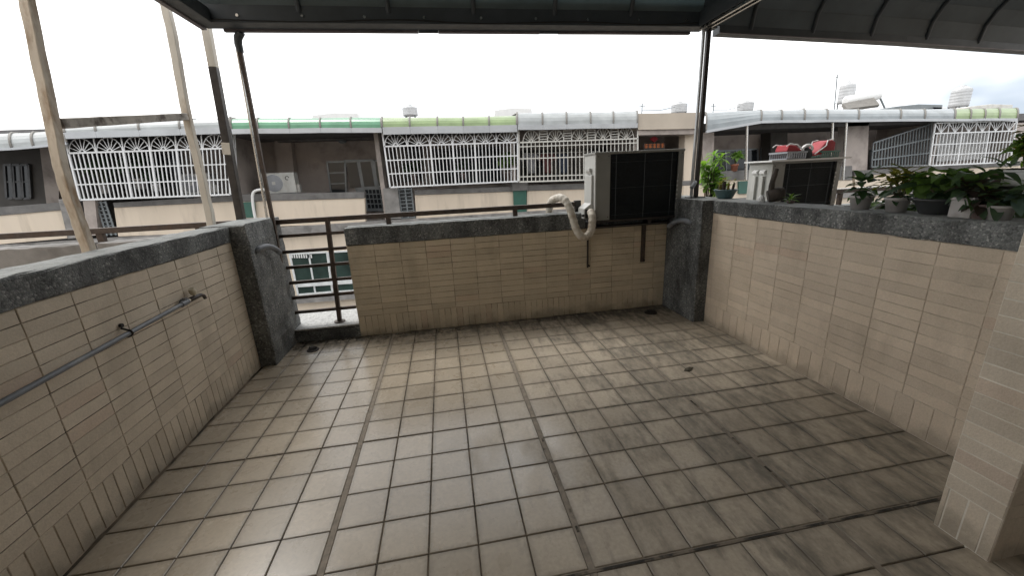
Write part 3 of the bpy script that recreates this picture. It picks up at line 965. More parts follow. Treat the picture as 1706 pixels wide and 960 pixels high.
def condenser(x0, x1, y0, y1, z0, z1, label, body, side_m, cover='handles', coil_z=0.0):
    t = thing('air_conditioner', label, 'air conditioner', ((x0 + x1) / 2, (y0 + y1) / 2, z0))
    w = x1 - x0
    cx0, cx1 = x0 + 0.155, x1 - 0.055
    # casing: side panel, front strips, top, base, right frame
    obj('side_panel', MB().chbox(x0, x0 + 0.012, y0 + 0.003, y1, z0 + 0.0, z1 - 0.012, 0.003), side_m, t)
    obj('corner_panel', MB().chbox(x0 + 0.0125, cx0, y0, y0 + 0.016, z0, z1 - 0.012, 0.003), body, t)
    obj('top_cover', MB().chbox(x0 - 0.006, x1 + 0.006, y0 - 0.006, y1 + 0.006, z1 - 0.0115, z1 + 0.012, 0.006), body, t)
    obj('base_tray', MB().chbox(x0 + 0.0, x1, y0 + 0.004, y1, z0 - 0.022, z0 - 0.0005, 0.004), M['dark_steel'], t)
    obj('end_frame', MB().box(cx1, x1, y0, y0 + 0.014, z0, z1 - 0.012).box(x1 - 0.012, x1, y0 + 0.0145, y1, z0, z1 - 0.012), body, t)
    obj('back_panel', MB().box(x0 + 0.0125, x1 - 0.0125, y1 - 0.012, y1, z0, z1 - 0.012), body, t)
    fins = MB().box(cx0 + 0.001, cx1 - 0.001, y0 + 0.03, y0 + 0.034, z0, z1 - 0.012)
    n = 46
    for i in range(n):
        z = z0 + 0.006 + (z1 - z0 - 0.028) * i / (n - 1)
        fins.box(cx0 + 0.002, cx1 - 0.002, y0 + 0.012, y0 + 0.0295, z, z + 0.0022)
    obj('coil', fins, M['ac_dark'], t)
    g = 0.0042
    for fx in (0.085, 0.50, 0.90):
        x = cx0 + (cx1 - cx0) * fx
        obj('guard_wire', MB().tube([(x, y0 + 0.004, z0 + 0.004), (x, y0 + 0.004, z1 - 0.015)], g * 0.7, 6), M['wire'], t)
    for fz in (0.07, 0.48, 0.86):
        z = z0 + (z1 - z0) * fz
        obj('guard_wire', MB().tube([(cx0 + 0.02, y0 + 0.0005, z), (cx1 - 0.02, y0 + 0.0005, z)], g * 0.6, 6), M['wire'], t)
    for i in range(5):
        z = z0 + 0.16 + i * 0.045
        obj('guard_tab', MB().box(cx1 - 0.008, cx1 + 0.006, y0 - 0.002, y0 - 0.0003, z, z + 0.02), M['ac_white'], t)
    for sx, sz in ((x0 + 0.03, z1 - 0.03), (x0 + 0.135, z1 - 0.03), (x0 + 0.03, z0 + 0.03), (x0 + 0.135, z0 + 0.03), (x1 - 0.02, z1 - 0.03), (x1 - 0.02, z0 + 0.03)):
        obj('screw', MB().tube([(sx, y0 + 0.004, sz), (sx, y0 - 0.003, sz)], 0.005, 8), M['dark_steel'], t)
    return t


ac = condenser(AX0, AX1, AY0, AY1, AZ0, AZ1, 'shade-toned grey air conditioner outdoor unit standing on the back parapet wall', M['ac_shaded'], M['ac_white'])
# hand grip and valve cover on the side panel
xs_ = AX0
obj('hand_grip', MB().prism([(xs_ - 0.001, 1.74, 1.54), (xs_ - 0.03, 1.74, 1.545), (xs_ - 0.03, 1.74, 1.515), (xs_ - 0.001, 1.74, 1.475)], (0, 0.11, 0)), M['ac_white'], ac, bev=0.004)
obj('valve_cover', MB().prism([(xs_ - 0.0005, 1.70, 1.48), (xs_ - 0.022, 1.70, 1.475), (xs_ - 0.024, 1.70, 1.20), (xs_ - 0.095, 1.70, 1.15), (xs_ - 0.10, 1.70, 1.05), (xs_ - 0.0005, 1.70, 1.05)], (0, 0.19, 0)), M['ac_white'], ac, bev=0.005)
obj('valve_shade_plate', MB().box(xs_ - 0.085, xs_ - 0.004, 1.6925, 1.6995, 1.055, 1.145), M['black'], ac)  # flat black plate painted as the shade in the valve opening
obj('valve', MB().tube([(xs_ - 0.045, 1.70, 1.12), (xs_ - 0.045, 1.66, 1.11), (xs_ - 0.04, 1.64, 1.08)], 0.012, 8).tube([(xs_ - 0.088, 1.71, 1.085), (xs_ - 0.115, 1.71, 1.085)], 0.012, 8), M['dark_steel'], ac)

# two bracket legs bolted to the wall
for x, z0_, wid, m in ((2.09, 0.52, 0.014, M['dark_steel']), (2.72, 0.53, 0.045, M['rust'])):
    t = thing('wall_bracket', 'thin dark steel bracket leg on the tan wall, left one under the air conditioner' if wid < 0.02 else 'wide rusty steel bracket leg on the tan wall, right one under the air conditioner', 'bracket', (x, YBACK, 0.9))
    obj('leg', MB().box(x - wid / 2, x + wid / 2, YBACK - 0.022, YBACK - 0.004, z0_, 0.93), m, t, bev=0.002)
    obj('arm', MB().box(x - 0.02, x + 0.02, 1.66, 1.775, 0.968, 1.006), M['dark_steel'], t, bev=0.003)
    obj('anchor_bolt', MB().tube([(x + 0.012, YBACK - 0.001, z0_ + 0.02), (x + 0.012, YBACK - 0.03, z0_ + 0.02)], 0.011, 8), M['iron'], t)
t = ac
obj('hanging_tray', MB().box(2.06, 3.02, 1.655, 1.79 - 0.013, 0.948, 0.966), M['dark_steel'], t)

# wrapped refrigerant pipe
pts = [(2.075, 1.665, 1.13), (2.07, 1.60, 1.08), (2.063, 1.585, 1.00), (2.045, 1.58, 0.93), (1.995, 1.58, 0.885), (1.94, 1.585, 0.905), (1.90, 1.60, 0.98), (1.875, 1.62, 1.08), (1.85, 1.65, 1.18), (1.82, 1.69, 1.25), (1.785, 1.75, 1.275), (1.76, 1.83, 1.26), (1.75, 1.93, 1.235), (1.75, 2.04, 1.15), (1.75, 2.06, 0.9)]


sp = smooth_path(pts, 7)
rad = [0.0375 + 0.0035 * (1 if (i // 2) % 2 else -1) * 0.5 + random.gauss(0, 0.0006) for i in range(len(sp))]
rad[0] = 0.03
o = obj('refrigerant_pipe', MB().tube(sp, rad, 16), M['tape'], origin=(1.95, 1.6, 0.9))
tag(o, 'cream wrapped refrigerant pipe looping down beside the air conditioner', 'pipe')

# second unit on the neighbour's back wall
X2, Y2 = 4.165, 1.74
ac2 = condenser(X2, 5.03, Y2, Y2 + 0.34, 1.02, 1.505, 'dark-backed air conditioner outdoor unit on the next terrace beneath red plastic things', M['ac_shaded'], M['ac_white'])
for dy in (0.08, 0.19):
    obj('hand_grip', MB().prism([(X2 - 0.001, Y2 + dy, 1.44), (X2 - 0.028, Y2 + dy, 1.42), (X2 - 0.028, Y2 + dy, 1.40), (X2 - 0.001, Y2 + dy, 1.38)], (0, 0.07, 0)), M['white_plastic'], ac2)
    obj('valve_cover', MB().box(X2 - 0.03, X2 - 0.001, Y2 + dy + 0.005, Y2 + dy + 0.06, 1.10, 1.37), M['ac_white'], ac2, bev=0.006)
o = obj('cover_board', MB().box(X2 - 0.06, 5.09, Y2 - 0.05, Y2 + 0.36, 1.518, 1.535), M['white_plastic'], origin=(4.6, 1.9, 1.52))
tag(o, 'thin pale board laid on the air conditioner of the next terrace', 'board')

# red plastic things on it
ZB = 1.536


def basket(x0, x1, y0, y1, z0, h, m, label):
    t = thing('basket', label, 'basket', ((x0 + x1) / 2, (y0 + y1) / 2, z0))
    r = 0.008
    obj('rim', MB().box(x0 - 0.008, x1 + 0.008, y0 - 0.008, y0 + 0.004, z0 + h - 0.018, z0 + h).box(x0 - 0.008, x1 + 0.008, y1 - 0.004, y1 + 0.008, z0 + h - 0.018, z0 + h).box(x0 - 0.008, x0 + 0.004, y0 + 0.0045, y1 - 0.0045, z0 + h - 0.018, z0 + h).box(x1 - 0.004, x1 + 0.008, y0 + 0.0045, y1 - 0.0045, z0 + h - 0.018, z0 + h), m, t)
    obj('basket_floor', MB().box(x0, x1, y0, y1, z0, z0 + 0.012), m, t)
    n = 9
    for i in range(n):
        x = x0 + 0.008 + (x1 - x0 - 0.016) * i / (n - 1)
        obj('slat', MB().box(x - 0.007, x + 0.007, y0 - 0.003, y0 + 0.003, z0 + 0.012, z0 + h - 0.018), m, t)
        obj('slat', MB().box(x - 0.007, x + 0.007, y1 - 0.003, y1 + 0.003, z0 + 0.012, z0 + h - 0.018), m, t)
    return t


basket(4.36, 4.60, 1.78, 2.02, ZB, 0.082, M['grey_plastic'], 'grey slatted plastic basket on the board, left of the white ring')
basket(4.80, 5.02, 1.78, 2.02, ZB, 0.075, M['green_paint'], 'dark green slatted plastic basket at the right end of the board')


def red_folded(x0, x1, flip, label):
    t = thing('toy', label, 'plastic toy', ((x0 + x1) / 2, 1.9, ZB + 0.07))
    zb = ZB + 0.085
    if not flip:
        poly = [(x0, 1.80, zb), (x1, 1.80, zb), (x0 + (x1 - x0) * 0.55, 1.80, zb + 0.06), (x0 + 0.02, 1.80, zb + 0.07)]
        edge = [(x0 - 0.02, 1.79, zb + 0.055), (x0 + 0.02, 1.79, zb + 0.078), (x0 + (x1 - x0) * 0.55, 1.79, zb + 0.066), (x1, 1.79, zb + 0.005)]
    else:
        poly = [(x0, 1.80, zb - 0.06), (x1, 1.80, zb - 0.02), (x1 + 0.0, 1.80, zb + 0.075), (x1 - 0.05, 1.80, zb + 0.105), (x1 - 0.12, 1.80, zb + 0.09)]
        edge = [(x0, 1.79, zb - 0.04), (x0 + (x1 - x0) * 0.5, 1.79, zb + 0.045), (x1 - 0.12, 1.79, zb + 0.098), (x1 - 0.05, 1.79, zb + 0.112)]
    obj('shell', MB().prism(poly, (0, 0.17, 0)), M['red'], t, bev=0.012)
    obj('white_edge', MB().tube(edge, 0.006, 8).tube([(a_[0], a_[1] + 0.19, a_[2]) for a_ in edge], 0.006, 8), M['white_plastic'], t)


red_folded(4.37, 4.57, False, 'red plastic shell with a white edge sitting in the grey basket')
red_folded(4.72, 4.98, True, 'tilted red plastic wedge with a white edge at the right of the board')
t = thing('toy', 'white ring with a dark middle between the two red plastic things', 'plastic toy', (4.67, 1.88, ZB))
obj('ring', MB().tube([(4.665 + 0.062 * math.cos(a_), 1.84, ZB + 0.105 + 0.04 * math.sin(a_)) for a_ in [i * math.pi / 8 for i in range(-2, 11)]], 0.014, 8), M['white_plastic'], t)
obj('body', MB().lathe((4.66, 1.90, ZB), [(0.001, 0.0), (0.085, 0.0), (0.10, 0.04), (0.09, 0.09), (0.05, 0.125), (0.001, 0.13)], 14), M['black'], t)
obj('handle', MB().tube([(4.55, 1.83, ZB + 0.075), (4.59, 1.83, ZB + 0.11), (4.63, 1.83, ZB + 0.135)], 0.012, 8), M['white_plastic'], t)

# ------------------------------------------------------------------ next-door walls left and right
t = thing('neighbour_parapet', 'grey topped parapet wall of the next terrace outside the left wall', 'wall', (-2.6, 1.9, 0))
obj('wall_core', MB().box(-6.2, -2.475, 1.80, 1.985, -0.2, 0.95).box(-2.36, -1.29, 1.80, 1.985, -0.2, 0.95), M['cream_far'], t)
obj('coping', rough_block(-6.2, -2.46, 1.785, 2.01, 0.95, 1.115).add(*[[v.copy() for v in rough_block(-2.375, -1.288, 1.785, 2.01, 0.95, 1.115).v], rough_block(-2.375, -1.288, 1.785, 2.01, 0.95, 1.115).f]), M['slab'], t)
t = thing('railing', 'long brown steel top rail running outside the left wall', 'railing', (-2.6, YR, 1.2))
obj('top_rail', MB().beam((-6.2, YR, 1.225), (-1.29, YR, 1.205), 0.05, 0.05), M['rust'], t, bev=0.003)
for x in (-5.2, -3.9, -2.42, -1.62):
    obj('short_post', MB().beam((x, YR, 1.112), (x, YR, 1.198), 0.05, 0.04, (0, 1, 0)), M['rust'], t)

t = thing('neighbour_parapet', 'parapet wall of the next terrace under the second air conditioner', 'wall', (5.5, 1.9, 0))
obj('wall_core', MB().box(3.34, 8.4, 1.80, 1.985, -0.2, 0.86), M['cream_far'], t)
obj('coping', MB().box(3.34, 8.4, 1.785, 2.01, 0.86, 0.985), M['pebble'], t)
t = thing('railing', 'white capped dark rail behind the potted plants', 'railing', (6.5, YR, 1.1))
obj('top_rail', MB().beam((5.12, YR, 1.145), (8.4, YR, 1.13), 0.045, 0.04), M['rust'], t)
obj('rail_cap', MB().beam((5.12, YR, 1.172), (8.4, YR, 1.157), 0.05, 0.012), M['white_metal'], t)
for x in (5.3, 6.4, 7.5):
    obj('short_post', MB().box(x - 0.02, x + 0.02, YR - 0.02, YR + 0.02, 0.985, 1.128), M['rust'], t)

exec_far = True
# ------------------------------------------------------------------ row houses across the alley
YF, YG, YB, YE = 9.0, 8.72, 11.2, 8.55
HG = 'row houses across the alley'


def pz(px, py, Y=YF):
    return at(px, py, y=Y)


def awning(parent, nodes, m, fascia_h=0.13, depth=1.5, ribs=True):
    """nodes: (px, y_top, y_bottom of sheet) left to right, one sheet between neighbours"""
    secs = []
    for px, yt, yb in nodes:
        e = at(px, yb, y=YE)
        top = at(px, yt, y=YE + 0.55)
        sec = []
        for i in range(7):
            a_ = i / 6 * math.pi / 2
            sec.append(Vector((e.x + (top.x - e.x) * (1 - math.cos(a_)), YE + 0.6 * (1 - math.cos(a_)), e.z + (top.z - e.z) * math.sin(a_))))
        sec.append(Vector((top.x, YE + depth, top.z + 0.02)))
        secs.append(sec)
    for i in range(len(secs) - 1):
        b = MB()
        A, B = secs[i], secs[i + 1]
        for j in range(len(A) - 1):
            b.prism([A[j].lerp(B[j], 0.004), A[j].lerp(B[j], 0.996), A[j + 1].lerp(B[j + 1], 0.996), A[j + 1].lerp(B[j + 1], 0.004)], (0, 0.004, -0.012))
        obj('awning_sheet', b, m, parent)
        p, q = A[0], B[0]
        obj('fascia', MB().prism([p + Vector((0.002, -0.03, 0.0)), q + Vector((-0.002, -0.03, 0.0)), q + Vector((-0.002, -0.03, -fascia_h)), p + Vector((0.002, -0.03, -fascia_h))], (0, 0.05, 0)), M['fascia'], parent)
    if ribs:
        for sec in secs:
            obj('rib', MB().tube([p + Vector((0, -0.012, 0.006)) for p in sec], 0.022, 6), M['rib'], parent)
    return secs


NH = [0]


def shell(parent, pl, pr, ztop, wall_m=None, zfl=0.1):
    """balcony recess: back wall, ceiling, floor and party walls"""
    NH[0] += 1
    xl, xr = pz(pl, 300).x, pz(pr, 300).x
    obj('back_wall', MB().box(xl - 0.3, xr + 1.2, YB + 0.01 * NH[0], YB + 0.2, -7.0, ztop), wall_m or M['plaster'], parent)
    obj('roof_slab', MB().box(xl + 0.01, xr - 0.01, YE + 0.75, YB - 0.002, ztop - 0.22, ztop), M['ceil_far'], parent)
    obj('balcony_floor', MB().box(xl + 0.01, xr - 0.01, YF + 0.22, YB - 0.002, zfl - 0.15, zfl), M['slab'], parent)
    obj('party_wall', MB().box(xr - 0.10, xr + 0.009, YF + 0.21, YB - 0.004, zfl + 0.001, ztop - 0.225), wall_m or M['plaster'], parent)
    return xl, xr


def parapet(parent, cop, face, cm=None, fm=None):
    """cop / face: pixel quads TL TR BR BL on the street face"""
    obj('parapet_coping', MB().slab(cop, YF - 0.03, 0.28), cm or M['coping_far'], parent, bev=0.01)
    obj('parapet', MB().slab(face, YF, 0.2), fm or M['cream_far'], parent)


def grille(parent, TL, TR, BR, BL, na, bars, m, arch_f=0.25, Y=YG, fans=True, rails=(0.5, 0.75), muls=(), side=None, rr=0.0115, gaps=False):
    q = [at(px, py, y=Y) for px, py in (TL, TR, BR, BL)]

    def bl(s, t_):
        return q[0].lerp(q[1], s).lerp(q[3].lerp(q[2], s), t_)
    b = MB()
    for (a_, c_) in (((0, 0), (1, 0)), ((1, 0), (1, 1)), ((1, 1), (0, 1)), ((0, 1), (0, 0)), ((0, arch_f), (1, arch_f))):
        b.beam(bl(*a_), bl(*c_), rr * 3.2, rr * 3.2, (0, 1, 0))
    obj('grille_frame', b, m, parent)
    for r_ in rails:
        obj('grille_rail', MB().beam(bl(0, r_), bl(1, r_), rr * 2.2, rr * 2.2, (0, 1, 0)), m, parent)
    n = na * bars
    for i in range(1, n):
        s = i / n
        wide = (i % bars == 0 and (i // bars) in muls)
        w = rr * (3.6 if wide else 1.7)
        obj('grille_bar', MB().beam(bl(s, arch_f), bl(s, 1), w, w, (0, 1, 0)), m, parent)
    for i in range(na):
        b = MB()
        s0, s1 = i / na, (i + 1) / na
        sm_ = (s0 + s1) / 2
        hw = (s1 - s0) * (0.33 if gaps else 0.47)
        if fans:
            pts_ = [bl(sm_ - hw * math.cos(k * math.pi / 12), arch_f - arch_f * 0.92 * math.sin(k * math.pi / 12)) for k in range(13)]
            b.tube(pts_, rr * 0.95, 5)
            hub = [bl(sm_ - hw * 0.2 * math.cos(k * math.pi / 6), arch_f - arch_f * 0.2 * math.sin(k * math.pi / 6)) for k in range(7)]
            b.tube(hub, rr * 1.3, 5)
            for k in range(1, 8):
                a_ = k * math.pi / 8
                b.tube([bl(sm_ - hw * 0.18 * math.cos(a_), arch_f - arch_f * 0.18 * math.sin(a_)), bl(sm_ - hw * math.cos(a_), arch_f - arch_f * 0.92 * math.sin(a_))], rr * 0.8, 5)
            if gaps and i < na - 1:
                for k in range(1, 5):
                    b.beam(bl(s1 - 0.16 / na, arch_f * k / 5), bl(s1 + 0.16 / na, arch_f * k / 5), rr * 1.6, rr * 1.6, (0, 1, 0))
                for e_ in (-0.16, 0.16):
                    b.beam(bl(s1 + e_ / na, 0), bl(s1 + e_ / na, arch_f), rr * 1.6, rr * 1.6, (0, 1, 0))
        else:
            for k in range(-2, 3):
                b.tube([bl(sm_, arch_f), bl(sm_ + hw * k / 2, 0.02)], rr * 0.9, 5)
            b.tube([bl(s0, 0.02), bl(sm_, arch_f), bl(s1, 0.02)], rr * 0.9, 5)
        obj('grille_arch', b, m, parent)
        if i and not gaps:
            obj('grille_bar', MB().beam(bl(s0, 0), bl(s0, arch_f), rr * 1.9, rr * 1.9, (0, 1, 0)), m, parent)
    if side:     # return panel back to the wall
        s = 1 if side == 'R' else 0
        b = MB()
        back = Vector((0, YF + 0.1 - Y, 0))
        for k in range(6):
            f_ = k / 5
            b.beam(bl(s, 0) + back * f_, bl(s, 1) + back * f_, rr * 1.7, rr * 1.7, (0, 1, 0))
        for r_ in (0, arch_f, *rails, 1):
            b.beam(bl(s, r_), bl(s, r_) + back, rr * 2, rr * 2)
        obj('grille_side', b, m, parent)
    for s in (0.02, 0.34, 0.66, 0.98):
        obj('grille_bracket', MB().beam(bl(s, 0.995), bl(s, 0.995) + Vector((0, YF + 0.2 - Y, 0)), 0.03, 0.03), m, parent)


def window(parent, pix, Y, fm, gm, nx=2, ny=1, name='window', t_=0.05):
    q = [at(px, py, y=Y) for px, py in pix]

    def bl(s, v):
        return q[0].lerp(q[1], s).lerp(q[3].lerp(q[2], s), v)
    b = MB()
    for a_, c_ in (((0, 0), (1, 0)), ((1, 0), (1, 1)), ((1, 1), (0, 1)), ((0, 1), (0, 0))):
        b.beam(bl(*a_), bl(*c_), t_, 0.06, (0, 1, 0))
    for i in range(1, nx):
        b.beam(bl(i / nx, 0), bl(i / nx, 1), t_ * 0.9, 0.05, (0, 1, 0))
    for i in range(1, ny):
        b.beam(bl(0, i / ny), bl(1, i / ny), t_ * 0.7, 0.045, (0, 1, 0))
    f = obj(name, b, fm, parent)
    for i in range(nx):
        for j in range(ny):
            p = [bl(i / nx + 0.01, j / ny + 0.01), bl((i + 1) / nx - 0.01, j / ny + 0.01), bl((i + 1) / nx - 0.01, (j + 1) / ny - 0.01), bl(i / nx + 0.01, (j + 1) / ny - 0.01)]
            obj('pane', MB().prism(p, (0, 0.012, 0)), gm, f)
    return f


def house(px, label):
    p = pz(px, 330)
    return thing('row_house', label, 'house', (p.x, YF, 0), HG)


def louvre(parent, x0, x1, y0, y1, n, Y=YF + 0.1):
    b0, b1 = at(x0, y0, y=Y), at(x1, y1, y=Y)
    obj('gate_back', MB().box(b0.x, b1.x, Y + 0.05, Y + 0.08, b1.z, b0.z), M['black'], parent)
    for i in range(n):
        z = b0.z + (b1.z - b0.z) * (i + 0.5) / n
        obj('gate_slat', MB().prism([(b0.x, Y, z + 0.03), (b0.x, Y + 0.045, z - 0.02), (b0.x, Y + 0.04, z - 0.035), (b0.x, Y - 0.005, z + 0.015)], (b1.x - b0.x, 0, 0)), M['grey_metal'], parent)
    for k in range(3):
        x = b0.x + (b1.x - b0.x) * k / 2
        obj('gate_stile', MB().box(x - 0.02, x + 0.02, Y - 0.012, Y - 0.006, b1.z, b0.z), M['grey_metal'], parent)


def lower_storey(parent, pl, pr):
    """wall below the balcony level, with the slab band"""
    xl, xr = pz(pl, 300).x, pz(pr, 300).x
    obj('lower_wall', MB().box(xl, xr - 0.004, YF + 0.06, YF + 0.26, -7.0, 0.30), M['cream_far'], parent)
    obj('slab_band', MB().box(xl, xr - 0.004, YF - 0.10, YF + 0.2, 0.30, 0.50), M['slab'], parent)


# A: far left, open dark balcony
h = house(30, 'row house at far left with an open dark balcony under milky awning tubes')
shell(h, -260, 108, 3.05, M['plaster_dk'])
awning(h, [(-260, 243, 268), (-120, 232, 255), (-60, 226, 250), (20, 222, 246), (56, 221, 243), (112, 216, 237)], M['white_sheet'], 0.05)
parapet(h, [(-260, 366), (101, 337), (103, 350), (-260, 382)], [(-260, 382), (103, 350), (112, 397), (-260, 430)])
obj('pillar', MB().slab([(97, 332), (114, 331), (130, 396), (113, 398)], YF - 0.04, 0.26), M['slab'], h)
obj('balcony_pilaster', MB().slab([(66, 245), (98, 243), (98, 345), (78, 345)], YB - 0.14, 0.13), M['plaster'], h)
for i in range(3):
    window(h, [(8 + i * 14, 275), (20 + i * 14, 274), (24 + i * 14, 330), (12 + i * 14, 331)], YB - 0.04, M['shade_frame'], M['glass_dark'], 1, 2)
lower_storey(h, -260, 108)

# B: white grille with arches
h = house(260, 'row house with a white arch-topped grille seen behind the weathered posts')
shell(h, 108, 384, 3.1)
awning(h, [(108, 212, 221), (160, 209, 219), (232, 205, 217), (300, 201, 215), (384, 196, 212)], M['white_sheet'], 0.13)
grille(h, (108, 229), (378, 221), (384, 324), (134, 333), 6, 6, M['white_metal'], 0.245, muls=(2, 3, 4), side='R')
parapet(h, [(188, 338), (398, 326), (400, 335), (190, 346)], [(190, 346), (400, 335), (404, 385), (197, 394)])
louvre(h, 160, 194, 336, 392, 9)
obj('gate_pier', MB().slab([(138, 335), (158, 334), (164, 392), (146, 393)], YF + 0.02, 0.2), M['plaster'], h)
window(h, [(205, 258), (300, 254), (304, 312), (212, 316)], YB - 0.04, M['shade_frame'], M['glass_dark'], 4, 1)
b = MB()
for i in range(26):
    p0, p1 = at(110 + i * 3.6, 246, y=YB - 0.3 + 0.03 * math.sin(i * 2.1)), at(122 + i * 3.6, 325, y=YB - 0.3 + 0.03 * math.sin(i * 2.1))
    b.beam(p0, p1, 0.05, 0.02, (0, 1, 0))
obj('curtain', b, M['white_plastic'], h)
lower_storey(h, 108, 384)
obj('white_downpipe', MB().tube(smooth_path([at(441, 316, y=8.86), at(428, 317, y=8.86), at(421, 324, y=8.86), at(422, 345, y=8.86), at(427, 372, y=8.86), at(431, 392, y=8.86)], 4), 0.035, 8), M['white_plastic'], h)

# C: green awning, open balcony
h = house(510, 'row house with a green arched awning over an open balcony')
shell(h, 384, 637, 3.0)
awning(h, [(386, 198, 215), (430, 197, 214), (482, 197, 214), (534, 197, 213), (585, 196, 213), (636, 196, 213)], M['green_sheet'], 0.11)
parapet(h, [(402, 324), (607, 320), (607, 330), (404, 336)], [(404, 336), (607, 330), (609, 372), (410, 379)])
obj('green_pillar', MB().slab([(405, 337), (424, 336), (426, 362), (408, 363)], YF - 0.05, 0.04), M['green_paint'], h)
obj('balcony_pilaster', MB().slab([(456, 233), (484, 232), (494, 325), (468, 325)], YB - 0.30, 0.29), M['plaster'], h)
obj('balcony_beam', MB().slab([(462, 222), (634, 217), (634, 232), (462, 237)], YB - 0.5, 0.2), M['ceil_far'], h)
window(h, [(545, 270), (575, 269), (577, 323), (552, 324)], YB - 0.06, M['alu'], M['glass_dark'], 1, 3)
d = obj('door', MB().slab([(573, 266), (622, 265), (640, 352), (606, 352)], YB - 0.07, 0.05), M['alu'], h)
for pts_ in ([(577, 271), (594, 270), (602, 312), (583, 313)], [(600, 270), (617, 269), (624, 310), (607, 311)]):
    obj('pane', MB().slab(pts_, YB - 0.085, 0.012), M['glass_dark'], d)
for r_ in range(4):
    for c_ in range(5):
        x, y = 608 + c_ * 6.2 + r_ * 1.4, 316 + r_ * 8.2
        obj('pane', MB().slab([(x, y), (x + 4.6, y - 0.2), (x + 5.6, y + 6.2), (x + 1, y + 6.4)], YB - 0.085, 0.012), M['glass_dark'], d)
window(h, [(624, 268), (640, 267), (644, 310), (628, 311)], YB - 0.06, M['alu'], M['glass_green'], 1, 1)
obj('clothes_pole', MB().tube([at(625, 221, y=9.3), at(637, 312, y=9.3)], 0.018, 8), M['white_metal'], h)
obj('ceiling_lamp', MB().lathe(at(571, 236, y=YB - 0.6), [(0.001, 0.05), (0.1, 0.04), (0.12, 0.0), (0.07, -0.04), (0.001, -0.05)], 12), M['grey_metal'], h)
lower_storey(h, 384, 637)
# window of the storey below, seen through the railing gap
window(h, [(483, 423), (545, 420), (554, 486), (497, 491)], YF + 0.035, M['alu_white'], M['glass_green'], 2, 1, t_=0.045)
window(h, [(548, 420), (622, 416), (632, 481), (560, 486)], YF + 0.035, M['alu_white'], M['glass_green'], 2, 1, t_=0.045)
obj('window_transom', MB().slab([(494, 470), (640, 461), (642, 469), (496, 479)], YF - 0.03, 0.05), M['alu_white'], h)
obj('window_sill', MB().slab([(486, 496), (640, 484), (642, 494), (488, 507)], YF - 0.10, 0.15), M['slab'], h)
b = MB()
for i in range(9):
    b.beam(at(486 + i * 4, 424, y=YF + 0.02), at(487 + i * 4, 430, y=YF + 0.02), 0.03, 0.02, (0, 1, 0))
obj('window_vent', b, M['white_plastic'], h)

# D: white grille, lime awning
h = house(750, 'row house with a lime awning and a white arch-topped grille in the middle')
shell(h, 637, 862, 3.0)
awning(h, [(637, 196, 212), (683, 196, 211), (729, 195, 210), (772, 195, 210), (815, 194, 209), (861, 193, 208)], M['lime_sheet'], 0.17)
grille(h, (637, 221), (862, 215), (863, 302), (650, 312), 6, 6, M['white_metal'], 0.245, muls=(2, 3, 4))
parapet(h, [(690, 317), (856, 311), (856, 319), (691, 325)], [(691, 325), (856, 319), (857, 363), (694, 367)])
obj('grey_pier', MB().slab([(638, 314), (662, 313), (668, 364), (643, 365)], YF + 0.01, 0.2), M['slab'], h)
louvre(h, 664, 691, 314, 366, 9)
obj('green_pillar', MB().slab([(855, 318), (877, 317), (878, 361), (857, 362)], YF - 0.06, 0.25), M['green_paint'], h)
obj('pillar_cap', MB().slab([(853, 302), (879, 301), (879, 317), (854, 318)], YF - 0.10, 0.3), M['coping_far'], h)
window(h, [(655, 240), (700, 238), (704, 300), (662, 302)], YB - 0.05, M['shade_frame'], M['glass_dark'], 2, 1)
window(h, [(720, 250), (860, 244), (860, 302), (724, 306)], YB - 0.05, M['shade_frame'], M['glass_dark'], 5, 1)
lower_storey(h, 637, 862)

# E: off-white grille, milky awning
h = house(960, 'row house with a milky awning and an off-white grille behind the air conditioner')
shell(h, 862, 1064, 3.1)
awning(h, [(862, 188, 208), (904, 188, 208), (944, 187, 207), (984, 187, 206), (1022, 186, 206), (1062, 185, 205)], M['white_sheet'], 0.12)
grille(h, (864, 216), (1062, 209), (1062, 297), (865, 303), 5, 6, M['cream_metal'], 0.24, gaps=True, rails=(0.32, 0.55, 0.9))
parapet(h, [(878, 309), (1066, 303), (1066, 312), (878, 318)], [(878, 318), (1066, 312), (1068, 358), (878, 363)])
window(h, [(868, 252), (1040, 246), (1040, 300), (870, 304)], YB - 0.05, M['shade_frame'], M['glass_dark'], 6, 2)
obj('arched_opening', MB().slab([(1010, 232), (1018, 224), (1032, 221), (1046, 224), (1054, 232), (1054, 262), (1010, 264)], YB - 0.12, 0.1), M['coping_far'], h)
lower_storey(h, 862, 1064)

